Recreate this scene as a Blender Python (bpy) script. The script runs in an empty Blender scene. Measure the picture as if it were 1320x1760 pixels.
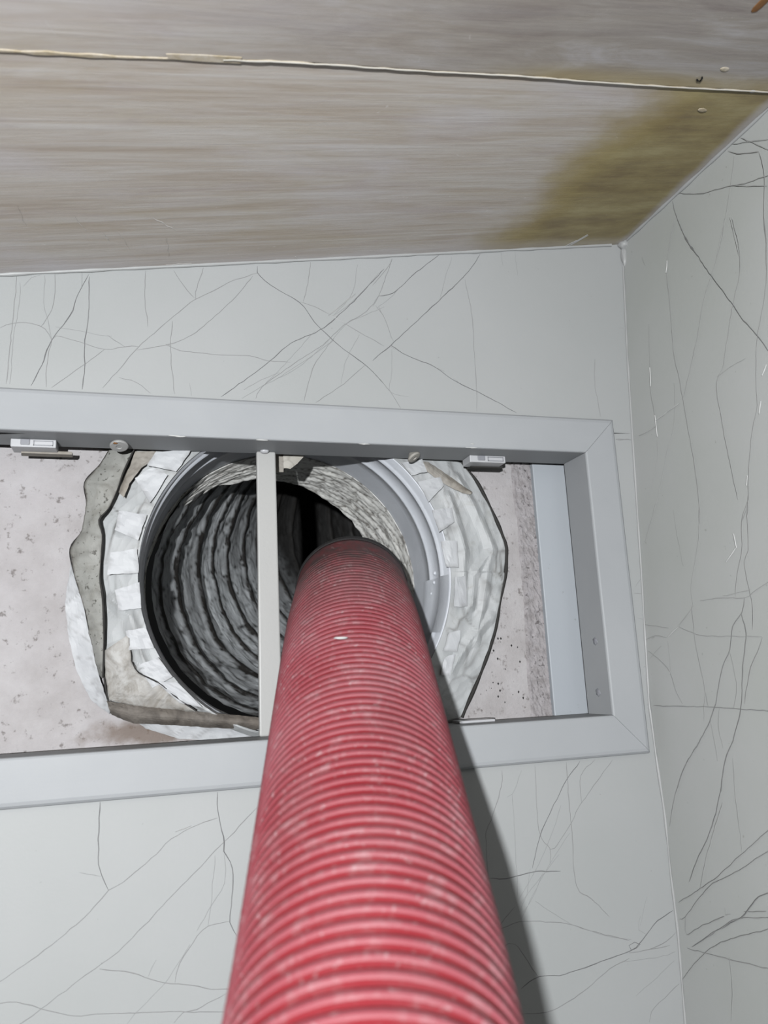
import bpy, bmesh, math, random
from mathutils import Vector, Matrix, noise

random.seed(7)
S = bpy.context.scene
COL = S.collection

# ------------------------------------------------------------------ camera
# World: x runs along the vent frame, y into the back wall (wall face y = 0), z up.  Metres.
cam_data = bpy.data.cameras.new('camera')
cam = bpy.data.objects.new('camera', cam_data)
COL.objects.link(cam)
S.camera = cam
cam_data.sensor_fit = 'VERTICAL'
cam_data.sensor_height = 36.0
cam_data.sensor_width = 27.0
cam_data.lens = 1346.30 / 1760 * 36.0
cam_data.clip_start = 0.01
CX = Vector((0.95759612, -0.28407467, -0.04807548))      # camera right
CY = Vector((-0.01282731, -0.2087333, 0.97788847))       # camera up
CF = Vector((0.2878283, 0.93580553, 0.20352611))         # camera forward
CAM = Vector((0.0, -0.588, 1.9))
cam.matrix_world = Matrix(((CX.x, CY.x, -CF.x, CAM.x), (CX.y, CY.y, -CF.y, CAM.y),
                           (CX.z, CY.z, -CF.z, CAM.z), (0, 0, 0, 1)))
cam_data.dof.use_dof = True
cam_data.dof.focus_distance = 0.64
cam_data.dof.aperture_fstop = 9.5

# ------------------------------------------------------------------ world, lamp, exposure
world = bpy.data.worlds.new('world')
S.world = world
world.use_nodes = True
world.node_tree.nodes['Background'].inputs['Color'].default_value = (0.95, 0.98, 1.0, 1)
world.node_tree.nodes['Background'].inputs['Strength'].default_value = 0.006
ld = bpy.data.lights.new('set_back_flash', 'POINT')
ld.energy = 112.0
ld.shadow_soft_size = 0.008
ld.color = (0.985, 1.0, 1.015)
lamp = bpy.data.objects.new('set_back_flash', ld)
lamp.location = (-0.199, -1.008, 1.900)                  # stands for the phone's flash, moved back behind the lens to even out falloff
COL.objects.link(lamp)
S.view_settings.view_transform = 'Standard'
S.view_settings.look = 'None'
S.view_settings.exposure = 0.0
S.view_settings.gamma = 1.0
S.view_settings.use_curve_mapping = False

# ------------------------------------------------------------------ measured outlines, metres
CORNER = [(0.4417,2.3721),(0.4342,2.2922),(0.4259,2.1866),(0.4208,2.1041),(0.4137,1.9814),(0.4062,1.8654),(0.4072,1.8229),(0.4091,1.7769),(0.4083,1.7324),(0.4088,1.6899),(0.4060,1.6239),(0.4035,1.5475)]
CRACKS_BACK = [
('n',[(-0.0963,2.2040),(-0.0975,2.1712),(-0.0986,2.1436),(-0.0996,2.1188)]),
('f',[(-0.0938,2.1996),(-0.0938,2.1784),(-0.0967,2.1528),(-0.0971,2.1190)]),
('f',[(-0.0770,2.2073),(-0.0772,2.1847),(-0.0743,2.1733),(-0.0705,2.1550)]),
('n',[(-0.0700,2.2093),(-0.0701,2.1854),(-0.0743,2.1721),(-0.0784,2.1647)]),
('s',[(-0.0462,2.2107),(-0.0530,2.1943),(-0.0586,2.1759),(-0.0705,2.1554),(-0.0755,2.1385),(-0.0829,2.1187)]),
('n',[(-0.0705,2.1554),(-0.0733,2.1341),(-0.0727,2.1183)]),
('s',[(-0.0456,2.2095),(-0.0457,2.1759),(-0.0477,2.1498),(-0.0469,2.1382),(-0.0484,2.1179)]),
('n',[(-0.1058,2.1617),(-0.0973,2.1666),(-0.0845,2.1672),(-0.0754,2.1638),(-0.0705,2.1554),(-0.0672,2.1587),(-0.0519,2.1553),(-0.0333,2.1505),(-0.0187,2.1540),(-0.0099,2.1551)]),
('f',[(-0.0509,2.2119),(-0.0511,2.1993)]),
('n',[(-0.0048,2.2189),(-0.0049,2.1967),(-0.0024,2.1713)]),
('n',[(0.0166,2.2213),(0.0240,2.2095),(0.0334,2.1985),(0.0334,2.2042),(0.0398,2.2264)]),
('n',[(0.0828,2.2266),(0.0627,2.2174),(0.0489,2.2083),(0.0334,2.1980),(0.0175,2.1828),(0.0024,2.1669),(-0.0099,2.1539),(-0.0246,2.1328),(-0.0342,2.1195)]),
('n',[(0.0787,2.2230),(0.0673,2.2064),(0.0488,2.1857),(0.0308,2.1681),(0.0133,2.1582),(-0.0098,2.1523)]),
('n',[(-0.0315,2.1624),(-0.0262,2.1586),(-0.0187,2.1540)]),
('f',[(-0.0684,2.1656),(-0.0542,2.1645),(-0.0377,2.1619),(-0.0283,2.1619)]),
('n',[(-0.0333,2.1505),(-0.0493,2.1358),(-0.0692,2.1180)]),
('n',[(0.0164,2.1779),(0.0144,2.1582),(0.0160,2.1380),(0.0179,2.1180)]),
('n',[(0.0111,2.1580),(0.0220,2.1540),(0.0397,2.1529),(0.0759,2.1532),(0.0897,2.1505),(0.1085,2.1506)]),
('w',[(0.0111,2.1580),(0.0155,2.1571)]),
('n',[(-0.0224,2.1288),(-0.0098,2.1257),(0.0004,2.1177)]),
('s',[(0.0829,2.2326),(0.0828,2.2266),(0.0933,2.2168),(0.1170,2.2036),(0.1288,2.1879),(0.1430,2.1736),(0.1574,2.1619),(0.1719,2.1519),(0.1863,2.1369)]),
('n',[(0.1274,2.2416),(0.1250,2.2254),(0.1200,2.2044)]),
('n',[(0.1171,2.2041),(0.1292,2.2009),(0.1413,2.1955)]),
('w',[(0.1413,2.1955),(0.1486,2.1915),(0.1559,2.1877)]),
('n',[(0.1486,2.1915),(0.1682,2.1809),(0.1880,2.1707)]),
('s',[(0.1916,2.2421),(0.1751,2.2227),(0.1539,2.1993),(0.1334,2.1805),(0.1089,2.1670),(0.0921,2.1507),(0.0734,2.1346),(0.0529,2.1177)]),
('n',[(0.1851,2.2156),(0.1742,2.2012),(0.1534,2.1862),(0.1354,2.1679),(0.1109,2.1496),(0.0847,2.1280),(0.0800,2.1180)]),
('f',[(0.1898,2.2067),(0.1740,2.1985),(0.1559,2.1877),(0.1379,2.1668),(0.1084,2.1444),(0.0941,2.1335)]),
('n',[(0.1821,2.2073),(0.1894,2.1986)]),
('n',[(0.1707,2.1526),(0.1514,2.1347),(0.1278,2.1171)]),
('f',[(0.1669,2.1795),(0.1546,2.1553),(0.1494,2.1346)]),
('n',[(0.1455,2.1751),(0.1301,2.1535),(0.1237,2.1379),(0.1183,2.1178)]),
('f',[(0.1285,2.1788),(0.1038,2.1491),(0.0871,2.1306),(0.0686,2.1174)]),
('f',[(0.1405,2.1721),(0.1156,2.1474),(0.0859,2.1293)]),
('f',[(0.1683,2.2436),(0.1621,2.2160),(0.1463,2.1960)]),
('f',[(0.0287,2.1281),(0.0309,2.1176)]),
('w',[(0.1646,2.2162),(0.1541,2.2059),(0.1412,2.1942)]),
('f',[(0.0710,2.1248),(0.0848,2.1342),(0.0989,2.1413)]),
('f',[(0.1862,2.2374),(0.1644,2.2109),(0.1437,2.1931)]),
('f',[(-0.0912,2.1963),(-0.0860,2.2040),(-0.0800,2.2070)]),
('n',[(0.1993,2.2529),(0.1962,2.2455),(0.1804,2.2255)]),
('s',[(0.2443,2.2625),(0.2162,2.2378),(0.1989,2.2204),(0.1853,2.2163)]),
('f',[(0.2162,2.2378),(0.1960,2.2160),(0.1834,2.2050)]),
('n',[(0.1993,2.2529),(0.1929,2.2352),(0.1853,2.2163),(0.1795,2.2060)]),
('n',[(0.1848,2.2066),(0.1908,2.1934),(0.1965,2.1748)]),
('s',[(0.2835,2.2672),(0.2673,2.2447),(0.2339,2.2112),(0.1937,2.1718),(0.1772,2.1571)]),
('n',[(0.2664,2.2403),(0.2704,2.2104),(0.2705,2.1737),(0.2697,2.1350),(0.2683,2.1172)]),
('s',[(0.1937,2.1718),(0.2118,2.1624),(0.2304,2.1564),(0.2488,2.1446),(0.2703,2.1350),(0.2893,2.1265),(0.3057,2.1178)]),
('w',[(0.2343,2.1545),(0.2410,2.1517)]),
('w',[(0.2488,2.1459),(0.2541,2.1427)]),
('w',[(0.1923,2.1717),(0.1975,2.1686)]),
('n',[(0.1768,2.1478),(0.1915,2.1303),(0.1999,2.1163)]),
('f',[(0.1949,2.1692),(0.1937,2.1463),(0.1915,2.1303),(0.2071,2.1272)]),
('n',[(0.3900,2.1741),(0.3873,2.1507),(0.3881,2.1363),(0.3890,2.1179)]),
('f',[(0.3184,2.2743),(0.3191,2.2489)]),
('n',[(0.4026,2.0978),(0.4192,2.0985)]),
('f',[(0.3047,2.2727),(0.3049,2.2578)]),
('f',[(0.2556,2.2609),(0.2468,2.2367),(0.2414,2.2190)]),
('s',[(-0.0285,1.8257),(-0.0292,1.8024),(-0.0284,1.7865),(-0.0267,1.7791),(-0.0222,1.7695)]),
('n',[(0.0490,1.8084),(0.0346,1.8049),(0.0178,1.7976),(0.0082,1.7892),(-0.0053,1.7787),(-0.0133,1.7736),(-0.0222,1.7695),(-0.0302,1.7607),(-0.0415,1.7513),(-0.0637,1.7362),(-0.0852,1.7240),(-0.0969,1.7179)]),
('s',[(0.0488,1.8252),(0.0490,1.8125),(0.0532,1.7920),(0.0532,1.7858),(0.0589,1.7742),(0.0588,1.7606),(0.0569,1.7407),(0.0611,1.7309)]),
('n',[(0.0762,1.8129),(0.0532,1.7920),(0.0249,1.7673),(0.0005,1.7453),(-0.0151,1.7320),(-0.0292,1.7239),(-0.0601,1.7052),(-0.0726,1.6982),(-0.0837,1.6911)]),
('n',[(-0.0266,1.7229),(-0.0070,1.7177),(0.0144,1.7089),(0.0306,1.7053),(0.0443,1.7007),(0.0568,1.6986)]),
('n',[(-0.0918,1.7122),(-0.0846,1.7116),(-0.0749,1.7108),(-0.0613,1.7054),(-0.0412,1.6975),(-0.0285,1.6967),(-0.0040,1.6939),(0.0172,1.6911),(0.0539,1.6854)]),
('f',[(-0.0405,1.7826),(-0.0267,1.7791)]),
('f',[(0.0467,1.7837),(0.0445,1.7543),(0.0423,1.7399)]),
('f',[(0.0532,1.7844),(0.0531,1.7654),(0.0445,1.7529),(0.0347,1.7370)]),
('n',[(0.0565,1.7408),(0.0423,1.7399),(0.0319,1.7308),(0.0237,1.7190),(0.0211,1.7079)]),
('n',[(0.0540,1.6967),(0.0347,1.6901),(0.0266,1.6894),(0.0199,1.6842)]),
('f',[(0.0088,1.7237),(0.0036,1.7142)]),
('f',[(0.0305,1.7297),(0.0144,1.7089),(-0.0040,1.6935),(-0.0091,1.6882)]),
('w',[(0.0205,1.8017),(0.0261,1.8034),(0.0311,1.8048)]),
('n',[(0.2671,1.8230),(0.2651,1.8109),(0.2548,1.7876),(0.2495,1.7785),(0.2487,1.7465)]),
('s',[(0.2487,1.7465),(0.2631,1.7444),(0.2855,1.7466),(0.3099,1.7444)]),
('f',[(0.2831,1.8213),(0.2740,1.8044),(0.2691,1.8024)]),
('f',[(0.2740,1.8044),(0.2731,1.7635),(0.2719,1.7306)]),
('n',[(0.2953,1.8245),(0.2940,1.7758),(0.3022,1.7620),(0.3010,1.7509)]),
('s',[(0.3353,1.8245),(0.3229,1.8119),(0.3138,1.8001),(0.2968,1.7755),(0.2858,1.7494)]),
('n',[(0.3494,1.8246),(0.3350,1.8134),(0.3337,1.7926)]),
('n',[(0.3656,1.8234),(0.3326,1.7918),(0.3234,1.7794),(0.3060,1.7616),(0.3021,1.7612)]),
('n',[(0.3233,1.8245),(0.3224,1.7977),(0.3225,1.7713),(0.3221,1.7326),(0.3344,1.7216),(0.3484,1.7072)]),
('f',[(0.3150,1.7926),(0.3052,1.7730),(0.2895,1.7490),(0.2727,1.7290)]),
('f',[(0.3205,1.7715),(0.3010,1.7509),(0.2881,1.7350),(0.2733,1.7151)]),
('f',[(0.3093,1.7565),(0.2926,1.7423),(0.2783,1.7299),(0.2728,1.7197)]),
('n',[(0.2686,1.7241),(0.2548,1.7113),(0.2713,1.7130),(0.2859,1.7119),(0.3098,1.7070),(0.3355,1.6978),(0.3637,1.6878)]),
('f',[(0.2863,1.7258),(0.2994,1.7164),(0.3189,1.7038),(0.3467,1.6932),(0.3658,1.6883)]),
('s',[(0.4070,1.7044),(0.3913,1.6986),(0.3801,1.6904),(0.3722,1.6843),(0.3638,1.6807),(0.3369,1.6766),(0.3061,1.6725),(0.2840,1.6734),(0.2689,1.6681)]),
('f',[(0.3758,1.7037),(0.3730,1.6945),(0.3791,1.6905)]),
('s',[(0.3633,1.6847),(0.3648,1.6805),(0.3732,1.6841),(0.3685,1.6863),(0.3633,1.6847)]),
('n',[(0.4073,1.6884),(0.3974,1.6833),(0.3806,1.6792),(0.3626,1.6793)]),
('n',[(0.3999,1.6798),(0.3806,1.6792)]),
('n',[(0.3621,1.6754),(0.3439,1.6702),(0.3195,1.6584),(0.2926,1.6497),(0.2673,1.6507)]),
('f',[(0.4024,1.6682),(0.3815,1.6570),(0.3646,1.6487)]),
('n',[(0.4040,1.6514),(0.3940,1.6458),(0.3767,1.6360),(0.3737,1.6288)]),
('f',[(0.3837,1.7173),(0.3750,1.6974)]),
('f',[(0.4043,1.6744),(0.3877,1.6727),(0.3560,1.6739)]),
('n',[(0.2535,1.6964),(0.2663,1.6984),(0.2839,1.6727)]),
('f',[(0.2839,1.7496),(0.2794,1.7313),(0.2743,1.7257)]),
('f',[(0.2948,1.7453),(0.2848,1.7291),(0.2755,1.7194)]),
('n',[(0.4022,2.0975),(0.4187,2.0977)]),
('f',[(0.4195,2.2072),(0.4247,2.2073)]),
('s',[(0.4035,1.8645),(0.4110,1.8637)]),
('n',[(0.4030,1.9587),(0.4122,1.9580)]),
('f',[(0.4042,1.9375),(0.4105,1.9359)]),
('f',[(0.4042,1.8959),(0.4101,1.8977)]),
('f',[(0.4164,1.9749),(0.4051,1.9649)])]
CRACKS_RIGHT = [
('n',[(-0.0580,1.8378),(-0.0448,1.8253),(-0.0322,1.8125),(-0.0170,1.7906),(-0.0065,1.7689)]),
('s',[(-0.0947,1.8401),(-0.0846,1.8263),(-0.0745,1.8043),(-0.0635,1.7841),(-0.0513,1.7665),(-0.0351,1.7462),(-0.0247,1.7313)]),
('f',[(-0.0933,1.8293),(-0.0896,1.8000),(-0.0882,1.7640)]),
('n',[(-0.1295,1.7925),(-0.1152,1.7824),(-0.0881,1.7632),(-0.0646,1.7459),(-0.0370,1.7285),(-0.0071,1.7120)]),
('n',[(-0.1255,1.7757),(-0.1123,1.7684),(-0.1008,1.7620),(-0.0789,1.7489),(-0.0533,1.7359),(-0.0358,1.7227),(-0.0134,1.7030),(-0.0059,1.6995)]),
('s',[(-0.1245,1.7488),(-0.1074,1.7415),(-0.0959,1.7346),(-0.0800,1.7199),(-0.0515,1.7036),(-0.0176,1.6828)]),
('n',[(-0.1053,1.7298),(-0.0830,1.7236)]),
('n',[(-0.1214,1.7318),(-0.1043,1.7254),(-0.0750,1.7172),(-0.0596,1.7088),(-0.0376,1.6953)]),
('n',[(-0.1201,1.7254),(-0.1026,1.7173),(-0.0650,1.7014),(-0.0466,1.6918),(-0.0329,1.6826),(-0.0154,1.6674),(-0.0016,1.6546)]),
('n',[(-0.0119,1.6796),(-0.0429,1.6840),(-0.0712,1.6879),(-0.0972,1.6916),(-0.1133,1.6932)]),
('n',[(-0.0134,1.7030),(-0.0120,1.6899),(-0.0283,1.6990),(-0.0609,1.7151)]),
('f',[(-0.0750,1.7966),(-0.0672,1.7846),(-0.0493,1.7552),(-0.0368,1.7276)]),
('f',[(-0.0635,1.7217),(-0.0623,1.7162),(-0.0685,1.7185)]),
('f',[(-0.0600,1.6882),(-0.0604,1.6682),(-0.0559,1.6452)]),
('n',[(-0.0795,2.2725),(-0.0690,2.2523),(-0.0641,2.2319),(-0.0662,2.1935),(-0.0667,2.1554),(-0.0716,2.1287),(-0.0740,2.1112),(-0.0774,2.0848),(-0.0816,2.0490),(-0.0831,2.0192),(-0.0822,2.0042)]),
('s',[(-0.0824,2.2708),(-0.0907,2.2493),(-0.1056,2.2216),(-0.1188,2.1975),(-0.1375,2.1658),(-0.1463,2.1487),(-0.1623,2.1236),(-0.1674,2.1141),(-0.1770,2.0990)]),
('n',[(-0.1386,2.2371),(-0.1318,2.2186),(-0.1177,2.1966),(-0.1080,2.1821),(-0.0990,2.1593),(-0.0877,2.1358),(-0.0780,2.1172),(-0.0739,2.1097)]),
('n',[(-0.1458,2.2326),(-0.1503,2.2048),(-0.1490,2.1840),(-0.1389,2.1622),(-0.1276,2.1320),(-0.1220,2.1174),(-0.1142,2.1092),(-0.1156,2.0821),(-0.1194,2.0522),(-0.1253,2.0136)]),
('n',[(-0.1776,2.2125),(-0.1767,2.1894),(-0.1718,2.1580),(-0.1589,2.1238),(-0.1540,2.0925),(-0.1526,2.0760),(-0.1449,2.0564),(-0.1375,2.0262),(-0.1352,2.0088),(-0.1265,1.9954)]),
('n',[(-0.0352,2.1953),(-0.0338,2.1630),(-0.0320,2.1345),(-0.0356,2.1110),(-0.0370,2.0902)]),
('w',[(-0.0115,2.0982),(-0.0356,2.0992)]),
('w',[(-0.0362,2.1045),(-0.0531,2.1065),(-0.0693,2.1084)]),
('w',[(-0.0337,2.1549),(-0.0323,2.1376)]),
('w',[(-0.0362,2.1092),(-0.0366,2.0997),(-0.0374,2.0893)]),
('w',[(-0.0658,2.2409),(-0.0635,2.2306)]),
('f',[(-0.0648,2.1283),(-0.0640,2.1118),(-0.0593,2.0907),(-0.0494,2.0742),(-0.0337,2.0407),(-0.0189,2.0167)]),
('f',[(-0.1157,2.1136),(-0.1294,2.1158),(-0.1458,2.1159)]),
('w',[(-0.1655,2.1031),(-0.1604,2.0966)]),
('w',[(-0.1567,2.0784),(-0.1539,2.0703)]),
('w',[(-0.1371,2.0288),(-0.1355,2.0215)]),
('n',[(-0.1358,2.0138),(-0.1324,1.9942)]),
('f',[(-0.0308,2.2641),(-0.0347,2.2532)]),
('f',[(-0.0366,2.0872),(-0.0344,2.0678),(-0.0192,2.0411)]),
('n',[(-0.0301,2.0347),(-0.0202,2.0194),(-0.0073,2.0000)]),
('f',[(-0.0509,2.0215),(-0.0542,1.9947),(-0.0580,1.9738)]),
('f',[(-0.0830,2.0226),(-0.0799,1.9967),(-0.0737,1.9781),(-0.0650,1.9543),(-0.0665,1.9412),(-0.0621,1.9377),(-0.0467,1.9279)]),
('n',[(-0.1348,2.0108),(-0.1271,1.9965),(-0.1245,1.9762),(-0.1184,1.9614),(-0.1137,1.9439)]),
('n',[(-0.1331,2.0038),(-0.1310,1.9751),(-0.1259,1.9675),(-0.1283,1.9470),(-0.1301,1.9351),(-0.1280,1.9190)]),
('n',[(-0.0747,1.9446),(-0.0971,1.9444),(-0.1227,1.9417),(-0.1312,1.9443),(-0.1454,1.9496),(-0.1604,1.9556)]),
('n',[(-0.1008,1.9453),(-0.1299,1.9468)]),
('n',[(-0.0014,1.9316),(-0.0338,1.9265)]),
('n',[(-0.0013,1.9185),(-0.0155,1.9212),(-0.0308,1.9189)]),
('w',[(-0.0108,1.9198),(-0.0142,1.9202)]),
('w',[(-0.0319,1.9191),(-0.0388,1.9231),(-0.0466,1.9265)]),
('f',[(-0.0466,1.9265),(-0.0556,1.9331),(-0.0621,1.9377)]),
('n',[(-0.0466,1.9265),(-0.0622,1.9209),(-0.0792,1.9174),(-0.1360,1.9134)]),
('n',[(-0.0039,1.9094),(-0.0201,1.9006),(-0.0321,1.8904),(-0.0388,1.8741),(-0.0450,1.8660)]),
('w',[(-0.0305,1.8917),(-0.0320,1.8900)]),
('f',[(-0.0225,1.9126),(-0.0055,1.9024)]),
('f',[(-0.0316,1.9162),(-0.0332,1.8910)]),
('n',[(-0.0645,1.9414),(-0.0654,1.9144),(-0.0691,1.8954),(-0.0726,1.8769),(-0.0749,1.8648)]),
('s',[(-0.1227,1.9417),(-0.1189,1.9314),(-0.1086,1.9227),(-0.1032,1.9064),(-0.0948,1.8947),(-0.0876,1.8793),(-0.0811,1.8637),(-0.0645,1.8437),(-0.0426,1.8238),(-0.0328,1.8129),(-0.0218,1.7979)]),
('s',[(-0.1181,1.9315),(-0.1213,1.9172),(-0.1152,1.8942),(-0.1100,1.8656),(-0.1030,1.8527),(-0.0938,1.8384),(-0.0841,1.8261),(-0.0752,1.8042)]),
('n',[(-0.1367,1.9128),(-0.1308,1.9029),(-0.1232,1.8929),(-0.1136,1.8679)]),
('s',[(-0.0074,1.8641),(-0.0693,1.8646),(-0.1096,1.8639),(-0.1343,1.8637),(-0.1510,1.8636)]),
('f',[(-0.1030,1.9052),(-0.1071,1.8828),(-0.1057,1.8712),(-0.1013,1.8642)]),
('f',[(-0.0726,1.8769),(-0.0680,1.8548)]),
('f',[(-0.0748,1.8563),(-0.0769,1.8255)]),
('w',[(-0.1189,1.9790),(-0.1074,1.9703)]),
('w',[(-0.1177,1.9897),(-0.1189,1.9790)]),
('f',[(-0.0874,1.8639),(-0.0831,1.8530),(-0.0845,1.8355)]),
('n',[(-0.1898,2.2694),(-0.1632,2.2862),(-0.1518,2.2934)]),
('n',[(-0.1618,2.2914),(-0.1856,2.2640),(-0.1982,2.2494)]),
('n',[(-0.1474,2.2905),(-0.1567,2.2812),(-0.1785,2.2669)]),
('n',[(-0.0858,2.2937),(-0.1129,2.2756),(-0.1443,2.2612),(-0.1615,2.2519),(-0.1833,2.2433),(-0.1969,2.2376)]),
('n',[(-0.1463,2.2602),(-0.1595,2.2510),(-0.1824,2.2354)]),
('f',[(-0.1537,2.2818),(-0.1428,2.2467),(-0.1265,2.2107)]),
('n',[(-0.1785,2.2669),(-0.1807,2.2450),(-0.1768,2.2094),(-0.1771,2.1882)]),
('s',[(-0.0776,2.2918),(-0.0806,2.2773),(-0.0914,2.2468),(-0.1045,2.2233)]),
('n',[(-0.0804,2.2756),(-0.0730,2.2631),(-0.0684,2.2462)]),
('f',[(-0.1437,2.2348),(-0.1498,2.1974)])]
FOIL_OUTLINE = [(-0.0118,2.0839),(-0.0193,2.0653),(-0.0235,2.0512),(-0.0296,2.0360),(-0.0363,2.0270),(-0.0338,2.0155),(-0.0341,1.9981),(-0.0346,1.9822),(-0.0327,1.9704),(-0.0314,1.9560),(-0.0308,1.9405),(-0.0306,1.9252),(-0.0307,1.9088),(-0.0283,1.8962),(-0.0256,1.8836),(-0.0087,1.8853),(0.0208,1.8810),(0.0470,1.8752),(0.0837,1.8681),(0.1559,1.8577),(0.2149,1.8557),(0.2529,1.8622),(0.2584,1.8723),(0.2720,1.8962),(0.2823,1.9173),(0.2898,1.9350),(0.2956,1.9571),(0.3027,1.9812),(0.3060,2.0057),(0.3030,2.0173),(0.2989,2.0290),(0.2898,2.0503),(0.2810,2.0678),(0.2691,2.0832),(0.2187,2.0982),(0.1148,2.0992),(0.0195,2.0929)]
DIRTY_LEFT = [(-0.0307,2.0849),(-0.0368,2.0727),(-0.0478,2.0578),(-0.0461,2.0400),(-0.0486,2.0197),(-0.0568,2.0056),(-0.0531,1.9852),(-0.0457,1.9616),(-0.0402,1.9371),(-0.0341,1.9115),(-0.0313,1.9076)]
DIRTY_RIGHT = [(-0.0117,2.0822),(-0.0191,2.0637),(-0.0233,2.0498),(-0.0293,2.0347),(-0.0359,2.0258),(-0.0334,2.0144),(-0.0338,1.9972),(-0.0342,1.9814),(-0.0324,1.9697),(-0.0311,1.9555),(-0.0305,1.9401),(-0.0304,1.9250),(-0.0305,1.9087)]
WHITE_OUT = [(-0.0561,1.9949),(-0.0594,1.9648),(-0.0562,1.9390),(-0.0500,1.9148),(-0.0392,1.8924),(-0.0257,1.8817)]
WHITE_IN = [(-0.0531,1.9867),(-0.0458,1.9615),(-0.0402,1.9371),(-0.0343,1.9116),(-0.0308,1.9017),(-0.0255,1.8837)]
ROLL_TOP = [(-0.0278,1.8911),(-0.0086,1.8867),(0.0205,1.8821),(0.0465,1.8784),(0.0828,1.8728),(0.1172,1.8694)]
ROLL_BOT = [(-0.0240,1.8813),(-0.0084,1.8741),(0.0207,1.8710),(0.0466,1.8677),(0.0830,1.8636),(0.1173,1.8605)]
FLAP_TOP = [(-0.0064,1.8750),(0.0208,1.8720),(0.0471,1.8687),(0.0838,1.8650),(0.1185,1.8619)]
FLAP_BOT = [(-0.0001,1.8695),(0.0252,1.8602),(0.0472,1.8578),(0.0839,1.8570),(0.1187,1.8573)]
FOLD_A = [(-0.0109,2.0819),(-0.0142,2.0704),(-0.0191,2.0580),(-0.0224,2.0486)]
FOLD_B = [(0.0125,2.0814),(-0.0050,2.0684),(-0.0147,2.0545),(-0.0184,2.0433)]
PLEAT_A = [(0.2154,2.0817),(0.2348,2.0812),(0.2521,2.0701),(0.2684,2.0588),(0.2748,2.0547)]
PLEAT_B = [(0.2183,2.0786),(0.2345,2.0701),(0.2506,2.0595),(0.2644,2.0530),(0.2715,2.0521)]
DFLAP_A = [(-0.0294,1.9278),(-0.0290,1.9100),(-0.0258,1.8918),(-0.0086,1.8867),(0.0163,1.8827),(0.0349,1.8795)]
DFLAP_B = [(-0.0127,1.9389),(-0.0103,1.9184),(-0.0056,1.9105),(0.0090,1.9022),(0.0224,1.8905),(0.0356,1.8809)]
TABS = [[(0.0050,2.0813),(0.0318,2.0822),(0.0202,2.0646),(-0.0019,2.0696)],
[(-0.0105,2.0591),(0.0025,2.0684),(0.0140,2.0616),(0.0011,2.0388),(-0.0128,2.0423)],
[(-0.0220,2.0330),(-0.0014,2.0296),(-0.0071,2.0094),(-0.0242,2.0175)],
[(-0.0272,2.0005),(-0.0079,2.0027),(-0.0063,1.9843),(-0.0293,1.9837)],
[(-0.0232,1.9717),(-0.0058,1.9772),(-0.0042,1.9578),(-0.0204,1.9564)],
[(-0.0152,1.9412),(-0.0011,1.9438),(0.0053,1.9280),(-0.0125,1.9269)],
[(-0.0065,1.9152),(0.0084,1.9210),(0.0186,1.9064),(0.0044,1.8991)],
[(0.0069,1.9032),(0.0220,1.9024),(0.0407,1.8827),(0.0237,1.8871)],
[(0.2214,2.0615),(0.2432,2.0667),(0.2459,2.0584),(0.2304,2.0436)],
[(0.2327,2.0364),(0.2522,2.0393),(0.2535,2.0264),(0.2383,2.0171)],
[(0.2394,2.0095),(0.2545,2.0100),(0.2544,1.9867),(0.2427,1.9873)],
[(0.2500,1.9783),(0.2609,1.9802),(0.2610,1.9533),(0.2472,1.9536)],
[(0.2410,1.9323),(0.2526,1.9334),(0.2482,1.9162),(0.2353,1.9167)],
[(0.2360,1.9119),(0.2455,1.9144),(0.2411,1.8965),(0.2325,1.8979)],
[(0.2075,2.0777),(0.2275,2.0820),(0.2311,2.0706),(0.2159,2.0670)]]
TORN_CREAM = [(0.1080,2.0850),(0.1265,2.0857),(0.1198,2.0783),(0.1137,2.0735),(0.1083,2.0738)]
TORN_BROWN = [(0.1005,2.0884),(0.1089,2.0877),(0.1085,2.0713),(0.1011,2.0711)]
MORTAR_L = [(0.3215,2.0899),(0.3209,2.0566),(0.3231,2.0293),(0.3224,2.0025),(0.3229,1.9707),(0.3218,1.9345),(0.3203,1.8940),(0.3207,1.8569)]
MORTAR_R = [(0.3450,2.0904),(0.3453,2.0568),(0.3445,2.0184),(0.3444,1.9756),(0.3447,1.9441),(0.3445,1.9132),(0.3455,1.8778),(0.3446,1.8530)]
STRIP_L = [(0.3394,2.0880),(0.3405,2.0439),(0.3389,1.9747),(0.3401,1.9232),(0.3397,1.8536)]
BAR = [(0.0829,2.0800),(0.0984,2.0806),(0.0827,2.0034),(0.0987,2.0034),(0.0818,1.8598),(0.0997,1.8586)]
CLIPS = [(-0.0970,0.0120,2.0823),(-0.0661,0.0120,2.0755),(0.2644,0.0120,2.0797),(0.2979,0.0120,2.0740),(0.2389,0.0120,1.8619),(0.2699,0.0120,1.8591)]
SCREWS = [(-0.0220,0.0160,2.0830),(0.2136,0.0160,2.0821)]
CHIPS = [(0.3655,0.0079,1.9195),(0.3655,0.0115,1.8770)]
JOINT_LINE = [(0.0200,-0.2219),(0.0354,-0.2212),(0.0901,-0.2196),(0.1503,-0.2199),(0.1960,-0.2194),(0.2530,-0.2169),(0.3315,-0.2147),(0.3751,-0.2123),(0.4454,-0.2094),(0.5328,-0.2071)]
JOINT_PATCHES = [(0.1149,-0.2232),(0.1345,-0.2233),(0.1547,-0.2226),(0.1545,-0.2184),(0.1348,-0.2188),(0.1159,-0.2200)]
FLAKES = [(0.4771,-0.2266),(0.4909,-0.1876),(0.5185,-0.2072)]
CURL = [(0.4615,-0.2175),(0.4651,-0.2160),(0.4640,-0.2197)]
SMEARS = [(0.4872,-0.0017),(0.4941,-0.0165),(0.4981,-0.0222)]
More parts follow.
